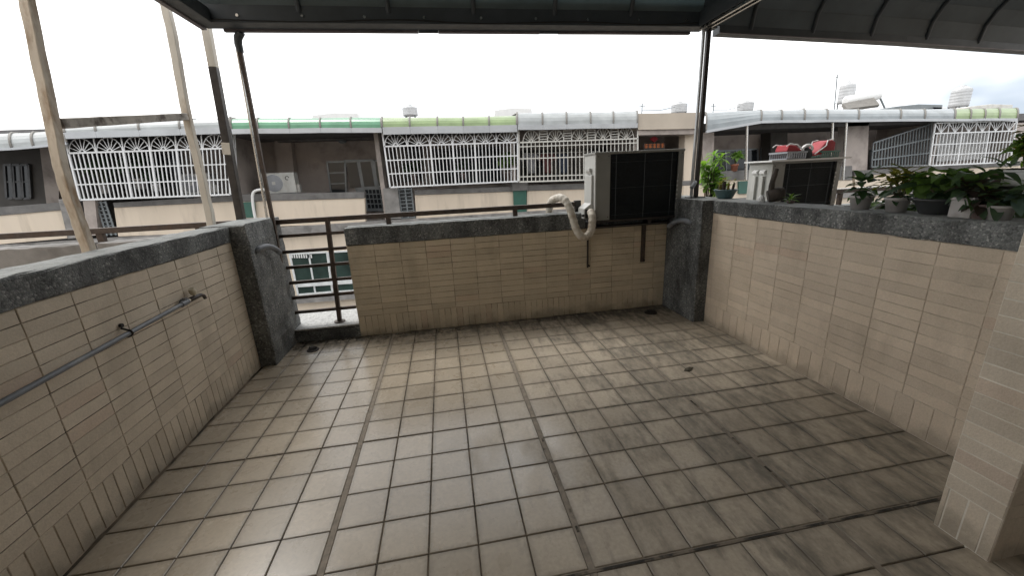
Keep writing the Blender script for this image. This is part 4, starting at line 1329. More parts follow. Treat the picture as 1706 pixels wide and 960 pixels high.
# F: beige block with red sign
h = house(1110, 'row house with a plain beige tiled roof band and an orange sign in its recess')
obj('roof_band', MB().slab([(1063, 189), (1172, 187), (1172, 214), (1063, 216)], YE + 0.1, 2.4), M['beige_block'], h)
obj('lintel', MB().slab([(1063, 216.5), (1160, 214.5), (1160, 223), (1063, 225)], YE + 0.16, 0.5), M['plaster'], h)
shell(h, 1064, 1172, 3.0)
obj('pier', MB().slab([(1141, 222), (1170, 221), (1166, 330), (1138, 330)], YF - 0.02, 0.3), M['cream_far'], h)
parapet(h, [(1064, 304), (1172, 300), (1172, 308), (1064, 312)], [(1064, 312), (1172, 308), (1174, 358), (1066, 360)])
sg = obj('sign_plate', MB().slab([(1072, 239), (1108, 237), (1108, 247), (1072, 249)], 9.45, 0.03), M['plaster_dk'], h)
for i in range(5):
    b = MB()
    rnd = random.Random(40 + i)
    x = 1074 + i * 6.9
    y0 = 240.3 - i * 0.3
    for k in range(3):
        b.slab([(x, y0 + k * 2.4), (x + 5, y0 + k * 2.4 - 0.2), (x + 5, y0 + k * 2.4 + 0.8), (x, y0 + k * 2.4 + 1)], 9.44, 0.008)
    xx = x + rnd.uniform(0.8, 3.4)
    b.slab([(xx, y0 - 0.5), (xx + 1.0, y0 - 0.5), (xx + 1.1, y0 + 6.6), (xx + 0.1, y0 + 6.6)], 9.434, 0.005)
    obj('sign_character', b, M['orange'], sg)
obj('sign_emblem', MB().slab([(1083, 231.5), (1090, 226), (1097, 231), (1090, 237)], 9.45, 0.03), M['red'], h)
obj('back_shelf', MB().slab([(1066, 252), (1140, 249), (1140, 252), (1066, 255)], 10.6, 0.2), M['plaster_dk'], h)
lower_storey(h, 1064, 1172)

# G: grey awning house with open recess
h = house(1330, 'row house with a long grey awning at the right, open windows beneath it')
shell(h, 1172, 1560, 2.72)
awning(h, [(1176, 187, 217), (1268, 183, 201), (1302, 183, 200), (1340, 182, 200), (1378, 182, 199), (1430, 182, 199), (1500, 182, 198), (1540, 182, 198), (1590, 181, 198)], M['grey_sheet'], 0.07)
window(h, [(1190, 252), (1262, 248), (1262, 286), (1192, 290)], YB - 0.05, M['alu'], M['glass_dark'], 4, 1)
window(h, [(1268, 246), (1300, 245), (1300, 282), (1268, 284)], YB - 0.05, M['alu'], M['glass_dark'], 2, 1)
obj('party_pier', MB().slab([(1284, 212), (1312, 211), (1312, 290), (1284, 291)], YB - 0.5, 0.45), M['plaster_dk'], h)
obj('pier', MB().slab([(1171, 221), (1190, 220), (1188, 300), (1170, 300)], YF - 0.02, 0.25), M['plaster'], h)
parapet(h, [(1178, 286), (1420, 276), (1420, 300), (1178, 300)], [(1178, 300), (1420, 300), (1424, 345), (1180, 350)])
obj('green_pillar', MB().slab([(1231, 302), (1262, 301), (1262, 322), (1231, 323)], YF - 0.06, 0.25), M['green_paint'], h)
for px0, px1 in ((1244.5, 1242.5), (1387, 1383), (1410, 1404)):
    obj('awning_post', MB().tube([at(px0, 204, y=YE + 0.15), at(px1, 300, y=YE + 0.15)], 0.04, 8), M['stainless'], h)
obj('side_pier', MB().slab([(1412, 205), (1448, 203), (1444, 300), (1404, 302)], YF + 0.3, 0.3), M['plaster'], h)
b = MB()
q = [at(1455, 238, y=YG + 0.5), at(1552, 206, y=YG + 0.5), at(1546, 275, y=YG + 0.5), at(1452, 278, y=YG + 0.5)]
for i in range(20):
    s = i / 19
    obj('grey_bar', MB().beam(q[0].lerp(q[1], s), q[3].lerp(q[2], s), 0.03, 0.03, (0, 1, 0)), M['grey_metal'], h)
for r_ in (0.0, 0.35, 0.7, 1.0):
    obj('grey_rail', MB().beam(q[0].lerp(q[3], r_), q[1].lerp(q[2], r_), 0.04, 0.04, (0, 1, 0)), M['grey_metal'], h)
window(h, [(1450, 250), (1545, 246), (1540, 278), (1450, 280)], YB - 0.05, M['alu'], M['glass_dark'], 4, 1)
parapet(h, [(1424, 285), (1556, 277), (1556, 284), (1424, 293)], [(1424, 293), (1556, 284), (1560, 330), (1426, 338)])
lower_storey(h, 1172, 1560)

# H: lime awning and white lattice, far right
h = house(1620, 'row house at far right with a lime awning and a white zigzag-topped grille')
shell(h, 1560, 1760, 2.72)
awning(h, [(1590, 182, 198), (1616, 181, 198), (1640, 181, 197), (1664, 180, 197), (1694, 180, 197)], M['lime_sheet'], 0.07)
grille(h, (1558, 205), (1694, 201), (1682, 270), (1548, 276), 6, 4, M['white_metal'], 0.24, fans=False, muls=(2, 4))
parapet(h, [(1556, 277), (1700, 268), (1700, 276), (1556, 284)], [(1556, 284), (1700, 276), (1704, 322), (1560, 330)])
window(h, [(1562, 225), (1680, 220), (1676, 262), (1560, 268)], YB - 0.05, M['alu_white'], M['white_plastic'], 4, 1)
obj('end_pier', MB().slab([(1688, 205), (1712, 204), (1706, 275), (1684, 276)], YF + 0.05, 0.3), M['plaster'], h)
lower_storey(h, 1560, 1760)

# air conditioners hung in the far balconies
for (px, py, w_, hh, Y, lab) in ((465, 305, 0.80, 0.52, 9.55, 'white air conditioner with a round fan on the balcony below the green awning'),
                                 (328, 306, 0.70, 0.50, 9.7, 'white air conditioner behind the bars of the arch-topped grille')):
    c = at(px, py, y=Y)
    t = thing('air_conditioner', lab, 'air conditioner', (c.x, Y, c.z - hh / 2))
    obj('casing', MB().chbox(c.x - w_ / 2, c.x + w_ / 2, Y, Y + 0.3, c.z - hh / 2, c.z + hh / 2, 0.01), M['ac_white'], t)
    obj('fan_grille', MB().lathe((0, 0, 0), [(0.001, 0.006), (0.19, 0.006), (0.215, 0.0), (0.225, -0.006)], 20), M['grey_plastic'], t)
    g_ = t.children[-1]
    for v in g_.data.vertices:
        p = v.co + Vector((c.x, Y, c.z - hh / 2))
        v.co = (p.x - 0.11 - 0.0 + 0.0, -p.z * 1.0 - 0.004, p.y + hh / 2) if False else v.co
    me = g_.data
    for v in me.vertices:
        w0 = v.co + Vector((c.x, Y, c.z - hh / 2))      # undo the parent offset, then stand the disc upright
        v.co = (w0.x - 0.13, -w0.z - 0.004, w0.y + hh / 2)
    obj('fan_hub', MB().box(c.x - 0.17, c.x - 0.09, Y - 0.016, Y - 0.008, c.z - 0.04, c.z + 0.04), M['ac_white'], t)
    obj('logo', MB().tube([(c.x + 0.22 + 0.045 * math.cos(a_), Y - 0.004, c.z + 0.12 + 0.045 * math.sin(a_)) for a_ in [i * math.pi / 8 for i in range(0, 14)]], 0.008, 6), M['black'], t)
    obj('valve_cover', MB().box(c.x + w_ / 2 + 0.001, c.x + w_ / 2 + 0.07, Y + 0.05, Y + 0.2, c.z - hh / 2, c.z - 0.05), M['ac_white'], t)
    obj('stand', MB().box(c.x - w_ / 2, c.x + w_ / 2, Y + 0.02, Y + 0.28, c.z - hh / 2 - 0.05, c.z - hh / 2 - 0.002).box(c.x - w_ / 2, c.x - w_ / 2 + 0.05, Y + 0.02, Y + 0.28, 0.1, c.z - hh / 2 - 0.051).box(c.x + w_ / 2 - 0.05, c.x + w_ / 2, Y + 0.02, Y + 0.28, 0.1, c.z - hh / 2 - 0.051), M['grey_metal'], t)

# roof gear
YT = 15.0
struct('roof_terrace_slab', MB().box(-14, 34, YB + 0.202, 19, 2.0, 2.45), M['slab'])


def tank(px, ytop, ybot, wpx, label, tall=False):
    c = at(px, ybot, y=YT)
    z1 = at(px, ytop, y=YT).z
    r = (at(px + wpx / 2, ybot, y=YT).x - at(px - wpx / 2, ybot, y=YT).x) / 2
    t = thing('water_tank', label, 'water tank', (c.x, YT, 2.45), 'rooftop water tanks')
    hh = z1 - c.z
    prof = [(0.001, 0), (r, 0), (r, hh * 0.08)]
    for i in range(5):
        z = hh * (0.1 + 0.14 * i)
        prof += [(r, z), (r * 1.03, z + hh * 0.03), (r, z + hh * 0.06)]
    prof += [(r, hh * 0.78), (r * 0.95, hh * 0.82), (r * 0.35, hh * 0.95)]
    obj('drum', MB().lathe((c.x, YT, c.z), prof, 20), M['tank'], t)
    obj('lid', MB().lathe((c.x, YT, c.z + hh * 0.95), [(r * 0.36, -0.01), (r * 0.36, 0.03), (r * 0.1, 0.06), (0.001, 0.06)], 14), M['tank'], t)
    for a_ in (0.8, 2.3, 3.9, 5.5):
        x, y = c.x + r * 0.85 * math.cos(a_), YT + r * 0.85 * math.sin(a_)
        obj('leg', MB().tube([(x, y, 2.45), (x, y, c.z + 0.01)], 0.03, 6), M['grey_metal'], t)
    return t


tank(684, 176, 193, 25, 'stainless water tank on the roof above the lime awning')
tank(1131, 170, 188, 23, 'stainless water tank on the roof above the beige band')
tank(1241, 168, 185, 22, 'stainless water tank on the roof left of the solar heater, above the grey awning')
tank(1408, 135, 172, 19, 'tall stainless water tank behind the solar water heater')
tank(1596, 142, 178, 20, 'tall stainless water tank standing alone on the roof at far right')

t = thing('solar_water_heater', 'slanted solar water heater with a white drum on the roof', 'solar heater', (at(1440, 172, y=14.5).x, 14.5, 2.45))
pa, pb = at(1408, 169, y=14.4), at(1464, 158, y=14.4)
obj('drum', MB().tube([pa, pa.lerp(pb, 0.04), pa.lerp(pb, 0.8), pb], [0.14, 0.22, 0.22, 0.19], 14), M['white_plastic'], t)
a0, a1, a2_, a3 = at(1404, 172, y=14.0), at(1456, 162, y=14.0), at(1466, 174, y=13.6), at(1412, 181, y=13.6)
obj('collector', MB().prism([a0, a1, a2_, a3], (0, 0.06, -0.1)), M['rib'], t)
obj('stand', MB().tube([at(1465, 160, y=14.4), at(1474, 180, y=14.4), Vector((at(1474, 180, y=14.4).x, 14.4, 2.46))], 0.04, 6).tube([at(1412, 174, y=14.4), Vector((at(1412, 174, y=14.4).x, 14.4, 2.46))], 0.04, 6), M['grey_metal'], t)

for px, y0, y1, lab in ((1394, 124, 178, 'tall thin antenna pole beside the solar water heater'), (1069, 172, 190, 'short thin antenna pole on the beige band roof'), (1188, 172, 188, 'short thin pole on the roof above the grey awning')):
    p0, p1 = at(px, y1, y=13), at(px + 1, y0, y=13)
    o = obj('antenna_pole', MB().tube([Vector((p0.x, 13, 2.45)), p1], 0.022, 6).tube([p1 - Vector((0.12, 0, 0.1)), p1 - Vector((-0.12, 0, 0.1))], 0.012, 5), M['grey_metal'], origin=(p0.x, 13, 2.45))
    tag(o, lab, 'pole')
# low sheds and a pale tarpaulin on the far roof
for pl, pr, yt, yb, m, lab, cat in ((1488, 1575, 174, 184, M['grey_metal'], 'low grey sheet roof shed at the right roofline', 'shed'), (1530, 1582, 178, 186, M['white_plastic'], 'pale tarpaulin heap below the tall far right tank', 'tarpaulin'),
                                    (1612, 1692, 174, 184, M['cream_metal'], 'pale rolled tube lying on the far right roof', 'tube'), (515, 600, 188, 199, M['white_plastic'], 'pale flat roof box above the green awning', 'roof box'), (820, 890, 180, 192, M['white_plastic'], 'pale roof box above the lime and milky awnings', 'roof box'), (100, 330, 197, 214, M['white_sheet'], 'pale long roof sheet above the grille behind the posts', 'roof sheet')):
    q = [at(pl, yb, y=12.5), at(pr, yb - 2, y=12.5), at(pr - 4, yt, y=12.5), at((pl + pr) / 2, yt - 1, y=12.5), at(pl + 4, yt + 3, y=12.5)]
    zb = 2.451
    q[0].z = q[1].z = zb
    o = obj('roof_' + cat.replace('roof ', '').replace(' ', '_'), MB().prism(q, (0, 0.9, 0)), m, origin=q[0], bev=0.03)
    tag(o, lab, cat)


M['cloth_blue'] = simple('blue_cloth', (0.05, 0.065, 0.10), 0.9, var=0.2)
M['cloth_red'] = simple('red_cloth', (0.13, 0.045, 0.045), 0.9, var=0.2)
M['cloth_grey'] = simple('grey_cloth', (0.30, 0.30, 0.32), 0.9, var=0.2)
for i, (px, py, m, lab) in enumerate(((884, 256, 'cloth_grey', 'grey shirt drying behind the off-white grille'), (912, 256, 'cloth_red', 'dull red shirt drying behind the off-white grille'), (938, 256, 'cloth_blue', 'dark blue trousers drying behind the off-white grille'))):
    c = at(px, py, y=9.6)
    b = MB()
    n = 8
    vs, fs = [], []
    for j in range(n + 1):
        x = -0.17 + 0.34 * j / n
        for kz in range(5):
            z = -0.55 * kz / 4
            vs.append(c + Vector((x * (1 - 0.08 * kz), 0.03 * math.sin(j * 2.3 + kz), z)))
    for j in range(n):
        for kz in range(4):
            a_ = j * 5 + kz
            fs.append((a_, a_ + 1, a_ + 6, a_ + 5))
    b.add(vs, fs, True)
    if m != 'cloth_blue':
        for sgn in (-1, 1):
            b.add([c + Vector((sgn * 0.17, 0, 0)), c + Vector((sgn * 0.30, 0.01, -0.16)), c + Vector((sgn * 0.24, 0.01, -0.22)), c + Vector((sgn * 0.16, 0, -0.12))], [(0, 1, 2, 3)])
    o = obj('garment', b, M[m], origin=c)
    sol = o.modifiers.new('cloth', 'SOLIDIFY'); sol.thickness = 0.006
    tag(o, lab, 'clothing', 'washing on the far balcony')
p0, p1 = at(872, 256, y=9.6), at(1000, 252, y=9.6)
o = obj('drying_pole', MB().tube([p0, p1], 0.014, 8), M['stainless'], origin=p0)
tag(o, 'thin metal drying pole behind the off-white grille', 'pole')
for a_, b_, lab in (((1071, 184), (1125, 178), 'thin roof cable running from the short antenna pole to the tank over the beige band'), ((1189, 183), (1232, 178), 'thin roof cable running to the tank left of the solar heater'), ((1310, 181), (1394, 172), 'thin roof cable running to the tall antenna pole')):
    p0, p1 = at(*a_, y=13), at(*b_, y=14.6)
    o = obj('roof_cable', MB().tube([p0, p0.lerp(p1, 0.5) - Vector((0, 0, 0.06)), p1], 0.014, 5), M['grey_metal'], origin=p0)
    tag(o, lab, 'cable')

# ------------------------------------------------------------------ plants
def leaf_mesh(name, L, W, droop, fold, m, n=6, tip=1.0, wave=0.0):
    """blade along +Y rising in +Z then drooping; folded along a midrib"""
    b = MB()
    vs, fs = [], []
    y = z = 0.0
    ang = 0.0
    for i in range(n + 1):
        s = i / n
        w = W * (math.sin(math.pi * min(1, s ** 0.75)) ** 0.8) * 0.5 + 0.0015 if 0 < i < n else W * 0.05
        if i == n:
            w = 0.0008
        lift = fold * w
        wv = wave * math.sin(s * 9)
        vs += [(-w, y, z + lift + wv * w), (0, y, z), (w, y, z + lift - wv * w)]
        ang = -droop * s
        y += L / n * math.cos(ang)
        z += L / n * math.sin(ang)
    for i in range(n):
        a_ = i * 3
        fs += [(a_, a_ + 1, a_ + 4, a_ + 3), (a_ + 1, a_ + 2, a_ + 5, a_ + 4)]
    b.add(vs, fs, True)
    return mesh_only(name, b, m)


def add_leaf(parent, me, base, az, el, roll=0.0, s=1.0):
    rot = (Matrix.Rotation(az, 4, 'Z') @ Matrix.Rotation(el, 4, 'X') @ Matrix.Rotation(roll, 4, 'Y')).to_euler()
    return shared('leaf', me, parent, base, rot, (s, s, s))


def pot(parent, x, y, z, r, h, m, shape='taper'):
    if shape == 'bowl':
        prof = [(0.001, 0), (r * 0.62, 0), (r * 0.68, h * 0.1), (r * 0.92, h * 0.75), (r, h * 0.84), (r * 1.04, h * 0.86), (r * 1.04, h), (r * 0.93, h), (r * 0.88, h * 0.82)]
    elif shape == 'box':
        b = MB().box(x - r, x + r, y - r, y + r, z, z + h * 0.86).box(x - r * 1.06, x + r * 1.06, y - r * 1.06, y + r * 1.06, z + h * 0.861, z + h)
        p = obj('pot', b, m, parent, bev=0.004)
        obj('soil', MB().box(x - r * 0.9, x + r * 0.9, y - r * 0.9, y + r * 0.9, z + h, z + h + 0.006), M['soil'], p)
        return
    else:
        prof = [(0.001, 0), (r * 0.74, 0), (r * 0.92, h * 0.82), (r * 1.02, h * 0.83), (r * 1.04, h), (r * 0.94, h), (r * 0.90, h * 0.85)]
    p = obj('pot', MB().lathe((x, y, z), prof, 20), m, parent)
    zz = z + h * 0.85
    obj('soil', MB().lathe((x, y, zz), [(r * 0.92, 0), (r * 0.5, 0.006), (0.001, 0.008)], 16), M['soil'], p)


R = random.Random(11)


def rosette(parent, me, x, y, z, n, el0, el1, s0=0.7, s1=1.1, spread=0.02):
    for i in range(n):
        a_ = i * 2.39996 + R.uniform(-0.25, 0.25)
        f_ = i / max(1, n - 1)
        el = el0 + (el1 - el0) * f_ + R.uniform(-0.12, 0.12)
        add_leaf(parent, me, (x + spread * math.cos(a_), y + spread * math.sin(a_), z + 0.02 * f_), a_, el, R.uniform(-0.3, 0.3), R.uniform(s0, s1))


def cane(parent, p, q, r0=0.007, r1=0.004):
    p, q = Vector(p), Vector(q)
    mid = p.lerp(q, 0.5) + Vector((R.uniform(-.02, .02), R.uniform(-.02, .02), 0))
    obj('stem', MB().tube([p, mid, q], [r0, (r0 + r1) / 2, r1], 6), M['stem'], parent)


PG = 'potted plants by the right parapet wall'
ZC = 1.204      # top of the right coping

# tall bright shrub in a dark pot behind the steel post
L_b = leaf_mesh('leaf', 0.105, 0.05, 0.9, 0.25, M['leaf_bright'], 5)
L_b2 = leaf_mesh('leaf', 0.15, 0.03, 1.3, 0.2, M['leaf_bright'], 6)
px_, py_ = 3.50, 1.80
t = thing('potted_plant', 'tall bright green shrub growing behind the stainless post', 'plant', (px_, py_, 0.985), PG)
pot(t, px_, py_, 0.986, 0.09, 0.13, M['teal_pot'])
for i in range(15):
    a_ = R.uniform(0, 6.28)
    rr_ = R.uniform(0.02, 0.19)
    top = Vector((px_ + rr_ * math.cos(a_) * 0.85, py_ + rr_ * math.sin(a_) * 0.7, R.uniform(1.20, 1.56) - rr_ * 0.35))
    cane(t, (px_ + R.uniform(-.03, .03), py_ + R.uniform(-.03, .03), 1.09), top)
    rosette(t, L_b, top.x, top.y, top.z, 10, -0.5, 0.9, 0.55, 1.05, 0.006)
    md = Vector((px_, py_, 1.1)).lerp(top, 0.6)
    rosette(t, L_b, md.x, md.y, md.z, 6, -0.4, 0.4, 0.5, 0.95, 0.006)
for dx, dz in ((-0.02, 1.60), (0.06, 1.56), (0.0, 1.52)):
    rosette(t, L_b2, px_ + dx, py_ - 0.02, dz, 11, -0.2, 0.9, 0.7, 1.1, 0.004)
    cane(t, (px_, py_, 1.1), (px_ + dx, py_ - 0.02, dz))

# teal bowl with stubby cactus stems
px_, py_ = 3.27, 1.10
c = at(1203, 329, z=ZC)
px_, py_ = 3.285, c.y - 0.12 if c.y < 1.6 else 1.14
t = thing('potted_plant', 'low teal bowl pot with stubby brownish succulent stems', 'plant', (px_, py_, ZC), PG)
pot(t, px_, py_, ZC, 0.10, 0.085, M['teal_pot'], 'bowl')
L_s = leaf_mesh('leaf', 0.05, 0.018, 0.6, 0.4, M['leaf_croton'], 4)
for i in range(9):
    x, y = px_ + R.uniform(-.06, .06), py_ + R.uniform(-.05, .05)
    hh = R.uniform(0.03, 0.085)
    tp = Vector((x + R.uniform(-.02, .03), y, ZC + 0.075 + hh))
    obj('stem', MB().tube([(x, y, ZC + 0.07), tp.lerp(Vector((x, y, ZC + .07)), 0.5), tp], [0.011, 0.012, 0.008], 7), M['driftwood'] if i % 2 else M['leaf_croton'], t)
    rosette(t, L_s, tp.x, tp.y, tp.z, 5, 0.2, 1.0, 0.5, 0.9, 0.004)

# driftwood stump with a dark upright cactus
c0 = at(1268, 332, z=ZC)
px_, py_ = 3.29, 0.70
t = thing('driftwood_stump', 'dark driftwood stump with an upright dark branch on the coping', 'driftwood', (px_, py_, ZC), PG)
obj('stump', MB().tube(smooth_path([(px_ - 0.05, py_ + 0.03, ZC + 0.045), (px_, py_, ZC + 0.058), (px_ + 0.05, py_ - 0.03, ZC + 0.065)], 4), [0.045, 0.05, 0.054, 0.056, 0.054, 0.056, 0.05, 0.052, 0.04], 12), M['driftwood'], t)
obj('branch', MB().tube(smooth_path([(px_ - 0.03, py_ + 0.02, ZC + 0.07), (px_ - 0.03, py_ + 0.02, ZC + 0.15), (px_ - 0.018, py_ + 0.012, ZC + 0.23), (px_ - 0.012, py_ + 0.01, ZC + 0.262)], 4), [0.022] * 4 + [0.02] * 4 + [0.016] * 4 + [0.008], 9), M['driftwood'], t)
o = obj('white_cup', MB().lathe((px_ - 0.055, py_ + 0.085, ZC), [(0.001, 0), (0.03, 0), (0.024, 0.04), (0.012, 0.052), (0.001, 0.053)], 12), M['white_plastic'], origin=(px_ - 0.055, py_ + 0.085, ZC))
tag(o, 'small upturned white cup next to the driftwood stump', 'cup')
L_g = leaf_mesh('leaf', 0.075, 0.012, 0.8, 0.3, M['leaf_mid'], 5)
t = thing('potted_plant', 'small spiky green tuft on the coping beside the driftwood', 'plant', (3.27, 0.53, ZC), PG)
pot(t, 3.27, 0.53, ZC, 0.03, 0.02, M['mauve_pot'])
rosette(t, L_g, 3.27, 0.53, ZC + 0.018, 18, 0.0, 1.1, 0.6, 1.1, 0.004)

# row of pots along the near part of the coping
L_d = leaf_mesh('leaf', 0.15, 0.062, 1.0, 0.25, M['leaf_dark'], 6, wave=0.1)
L_bl = leaf_mesh('leaf', 0.13, 0.05, 1.0, 0.25, M['leaf_blue'], 6)
L_c = leaf_mesh('leaf', 0.11, 0.026, 0.7, 0.3, M['leaf_croton'], 6, wave=0.4)
L_f = leaf_mesh('leaf', 0.40, 0.055, 1.7, 0.2, M['leaf_dark'], 10, wave=0.5)
L_m = leaf_mesh('leaf', 0.12, 0.085, 1.1, 0.2, M['leaf_mid'], 6, wave=0.25)
L_a = leaf_mesh('leaf', 0.36, 0.06, 1.6, 0.25, M['leaf_mid'], 10, wave=0.4)
L_p = leaf_mesh('leaf', 0.10, 0.05, 1.0, 0.2, M['leaf_purple'], 5)


def coping_spot(px, py, back=0.10):
    c = at(px, py, x=3.125 + back)
    return 3.125 + back, c.y


x, y = coping_spot(1432, 348)
t = thing('potted_plant', 'dusty white pot holding a dark broad-leaved plant, nearest the second air conditioner', 'plant', (x, y, ZC), PG)
pot(t, x, y, ZC, 0.062, 0.085, M['white_pot'])
cane(t, (x, y, ZC + 0.07), (x + 0.01, y + 0.01, ZC + 0.16))
rosette(t, L_d, x, y, ZC + 0.11, 9, -0.2, 0.5, 0.6, 0.95)
rosette(t, L_d, x + 0.01, y + 0.01, ZC + 0.155, 8, 0.2, 1.25, 0.6, 0.9)
rosette(t, L_bl, x - 0.01, y, ZC + 0.09, 6, -0.5, 0.0, 0.5, 0.8)

x, y = coping_spot(1491, 355)
t = thing('potted_plant', 'dusty white pot holding a yellow-green croton', 'plant', (x, y, ZC), PG)
pot(t, x, y, ZC, 0.06, 0.082, M['white_pot'])
for i in range(6):
    tp = (x + R.uniform(-.06, .06), y + R.uniform(-.05, .05), ZC + R.uniform(0.12, 0.20))
    cane(t, (x, y, ZC + 0.07), tp)
    rosette(t, L_c, *tp, 9, -0.1, 0.9, 0.6, 1.1, 0.005)
rosette(t, L_d, x, y, ZC + 0.09, 9, -0.3, 0.3, 0.5, 0.8)

x, y = coping_spot(1556, 362, 0.13)
t = thing('potted_plant', 'dark pot with long arching leaves over bright mottled foliage', 'plant', (x, y, ZC), PG)
pot(t, x, y, ZC, 0.10, 0.085, M['black_pot'], 'bowl')
for i in range(8):
    add_leaf(t, L_f, (x, y, ZC + 0.12), 0.45 + i * 0.83 + R.uniform(-.2, .2), R.uniform(0.55, 1.05), R.uniform(-.2, .2), R.uniform(0.75, 1.05))
for i in range(7):
    add_leaf(t, L_a, (x, y, ZC + 0.11), 0.2 + i * 0.9, R.uniform(0.7, 1.2), R.uniform(-.3, .3), R.uniform(0.7, 1.0))
for i in range(7):
    tp = (x + R.uniform(-.08, .08), y + R.uniform(-.08, .08), ZC + R.uniform(0.12, 0.20))
    cane(t, (x, y, ZC + 0.08), tp)
    rosette(t, L_m, *tp, 7, -0.6, 0.6, 0.55, 0.95, 0.006)
rosette(t, L_d, x, y, ZC + 0.10, 10, -0.5, 0.1, 0.6, 0.95)

x, y = coping_spot(1607, 364, 0.08)
t = thing('potted_plant', 'square white pot with drooping bluish leaves and an arching frond', 'plant', (x, y, ZC), PG)
pot(t, x, y, ZC, 0.045, 0.10, M['white_pot'], 'box')
rosette(t, L_bl, x, y, ZC + 0.11, 13, -0.6, 0.7, 0.6, 1.0)
rosette(t, L_p, x, y, ZC + 0.14, 12, -0.3, 0.8, 0.7, 1.1)
rosette(t, L_d, x, y, ZC + 0.11, 8, -0.5, 0.2, 0.6, 0.9)
for az in (-1.35, 1.9, 2.6):
    add_leaf(t, L_f, (x, y, ZC + 0.14), az, 0.85, 0.0, 0.85)

x, y = coping_spot(1632, 368, 0.07)
t = thing('potted_plant', 'dull brown pot of dark reddish leaves, between white and grey pots', 'plant', (x, y, ZC), PG)
pot(t, x, y, ZC, 0.045, 0.07, M['mauve_pot'])
rosette(t, L_p, x, y, ZC + 0.08, 20, -0.5, 1.0, 0.6, 1.0)
rosette(t, L_d, x, y, ZC + 0.07, 8, -0.5, 0.3, 0.4, 0.7)

x, y = coping_spot(1662, 372, 0.07)
t = thing('potted_plant', 'pale grey pot with hanging dark leaves, nearest the column', 'plant', (x, y, ZC), PG)
pot(t, x, y, ZC, 0.05, 0.068, M['white_pot'])
rosette(t, L_d, x, y, ZC + 0.085, 16, -0.7, 0.9, 0.5, 0.85)
rosette(t, L_bl, x + 0.03, y - 0.05, ZC + 0.10, 12, -0.4, 0.6, 0.6, 0.95)

for k_, (px, py, lab) in enumerate(((1530, 350, 'tall dark shrub rising behind the arching leaves'), (1600, 352, 'tall dark shrub rising behind the square white pot'), (1665, 352, 'tall dark shrub rising behind the pale grey pot'), (1465, 346, 'dark shrub filling the gap between the two dusty white pots'))):
    c = at(px, py, x=3.56)
    t = thing('potted_plant', lab, 'plant', (3.56, c.y, -0.02), 'floor plants of the next terrace')
    pot(t, 3.56, c.y, -0.02, 0.14, 0.34, M['black_pot'])
    for i in range(9):
        tp = Vector((3.56 + R.uniform(-.11, .10), c.y + R.uniform(-.16, .16), R.uniform(1.05, 1.32 if k_ < 3 else 1.2)))
        cane(t, (3.56 + R.uniform(-.03, .03), c.y + R.uniform(-.03, .03), 0.27), tp, 0.008, 0.004)
        rosette(t, (L_d, L_bl, L_d, L_m)[(i + k_) % 4], *tp, 9, -0.5, 0.8, 0.55, 0.95, 0.006)

# taller stand in the next terrace with two more pots
t = thing('plant_stand', 'dark plant stand behind the row of pots at the right edge', 'stand', (3.72, -0.6, 0))
c1, c2 = at(1668, 306, x=3.72), at(1697, 306, x=3.66)
zs = min(c1.z, c2.z) - 0.005
ylo, yhi = c2.y - 0.16, c1.y + 0.14
obj('shelf', MB().box(3.56, 3.88, ylo, yhi, zs - 0.02, zs), M['dark_steel'], t)
for lx in (3.58, 3.86):
    for ly in (ylo + 0.02, yhi - 0.02):
        obj('leg', MB().box(lx - 0.012, lx + 0.012, ly - 0.012, ly + 0.012, -0.02, zs - 0.0205), M['dark_steel'], t)
x, y = 3.72, c1.y
t = thing('potted_plant', 'brownish clay pot with narrow grey leaves raised above the other pots', 'plant', (x, y, zs), PG)
pot(t, x, y, zs, 0.058, 0.085, M['mauve_pot'])
L_n = leaf_mesh('leaf', 0.13, 0.028, 0.9, 0.3, M['leaf_blue'], 6)
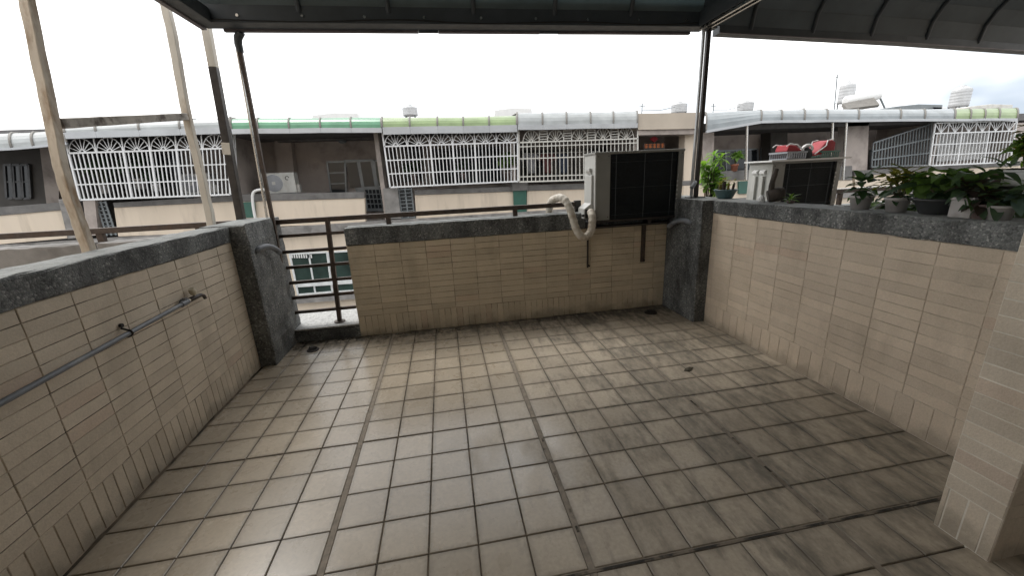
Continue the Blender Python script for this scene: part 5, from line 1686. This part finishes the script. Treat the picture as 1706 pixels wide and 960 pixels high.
rosette(t, L_n, x, y, zs + 0.08, 11, 0.0, 1.1, 0.6, 1.0)
x, y = 3.66, c2.y - 0.02
t = thing('potted_plant', 'square white planter with olive leaves at the right edge', 'plant', (x, y, zs), PG)
pot(t, x, y, zs, 0.06, 0.082, M['white_plastic'], 'box')
for i in range(8):
    tp = (x + R.uniform(-.05, .05), y + R.uniform(-.05, .05), zs + R.uniform(0.14, 0.30))
    cane(t, (x, y, zs + 0.07), tp)
    rosette(t, L_c if i % 2 else L_m, *tp, 7, -0.4, 0.8, 0.6, 1.0, 0.006)

# plants on the far balconies
def far_plant(px, py, Y, s, me, pm, n, label, canes=3):
    c = at(px, py, y=Y)
    t = thing('potted_plant', label, 'plant', (c.x, Y, c.z), 'plants on the far balconies')
    pot(t, c.x, Y, c.z, 0.11 * s, 0.2 * s, pm)
    for i in range(canes):
        tp = (c.x + R.uniform(-.12, .12) * s, Y + R.uniform(-.1, .1) * s, c.z + R.uniform(0.3, 0.55) * s)
        cane(t, (c.x, Y, c.z + 0.17 * s), tp, 0.012, 0.008)
        rosette(t, me, *tp, n, -0.3, 0.9, 1.6 * s, 2.3 * s, 0.01)


far_plant(1223, 285, 9.0, 1.0, L_b, M['terracotta'], 11, 'terracotta pot with light green leaves on the far parapet coping', 4)
far_plant(178, 322, 9.3, 1.15, L_d, M['white_pot'], 9, 'dark plant in a white pot behind the grille, leftmost', 4)
far_plant(237, 315, 9.3, 1.25, L_d, M['white_pot'], 9, 'dark bushy plant in a white pot at the middle of the grille behind the posts', 5)
far_plant(262, 318, 9.25, 0.8, L_d, M['white_plastic'], 9, 'small plant in a bright white pot behind the arch-topped grille', 3)
far_plant(690, 302, 9.3, 0.9, L_d, M['mauve_pot'], 9, 'low dark plant behind the lower left of the central grille', 4)
far_plant(772, 299, 9.3, 0.8, L_d, M['mauve_pot'], 8, 'small dark plant behind the middle of the central grille', 3)
far_plant(845, 300, 9.2, 1.1, L_m, M['mauve_pot'], 10, 'green plant behind the right end of the central grille', 5)
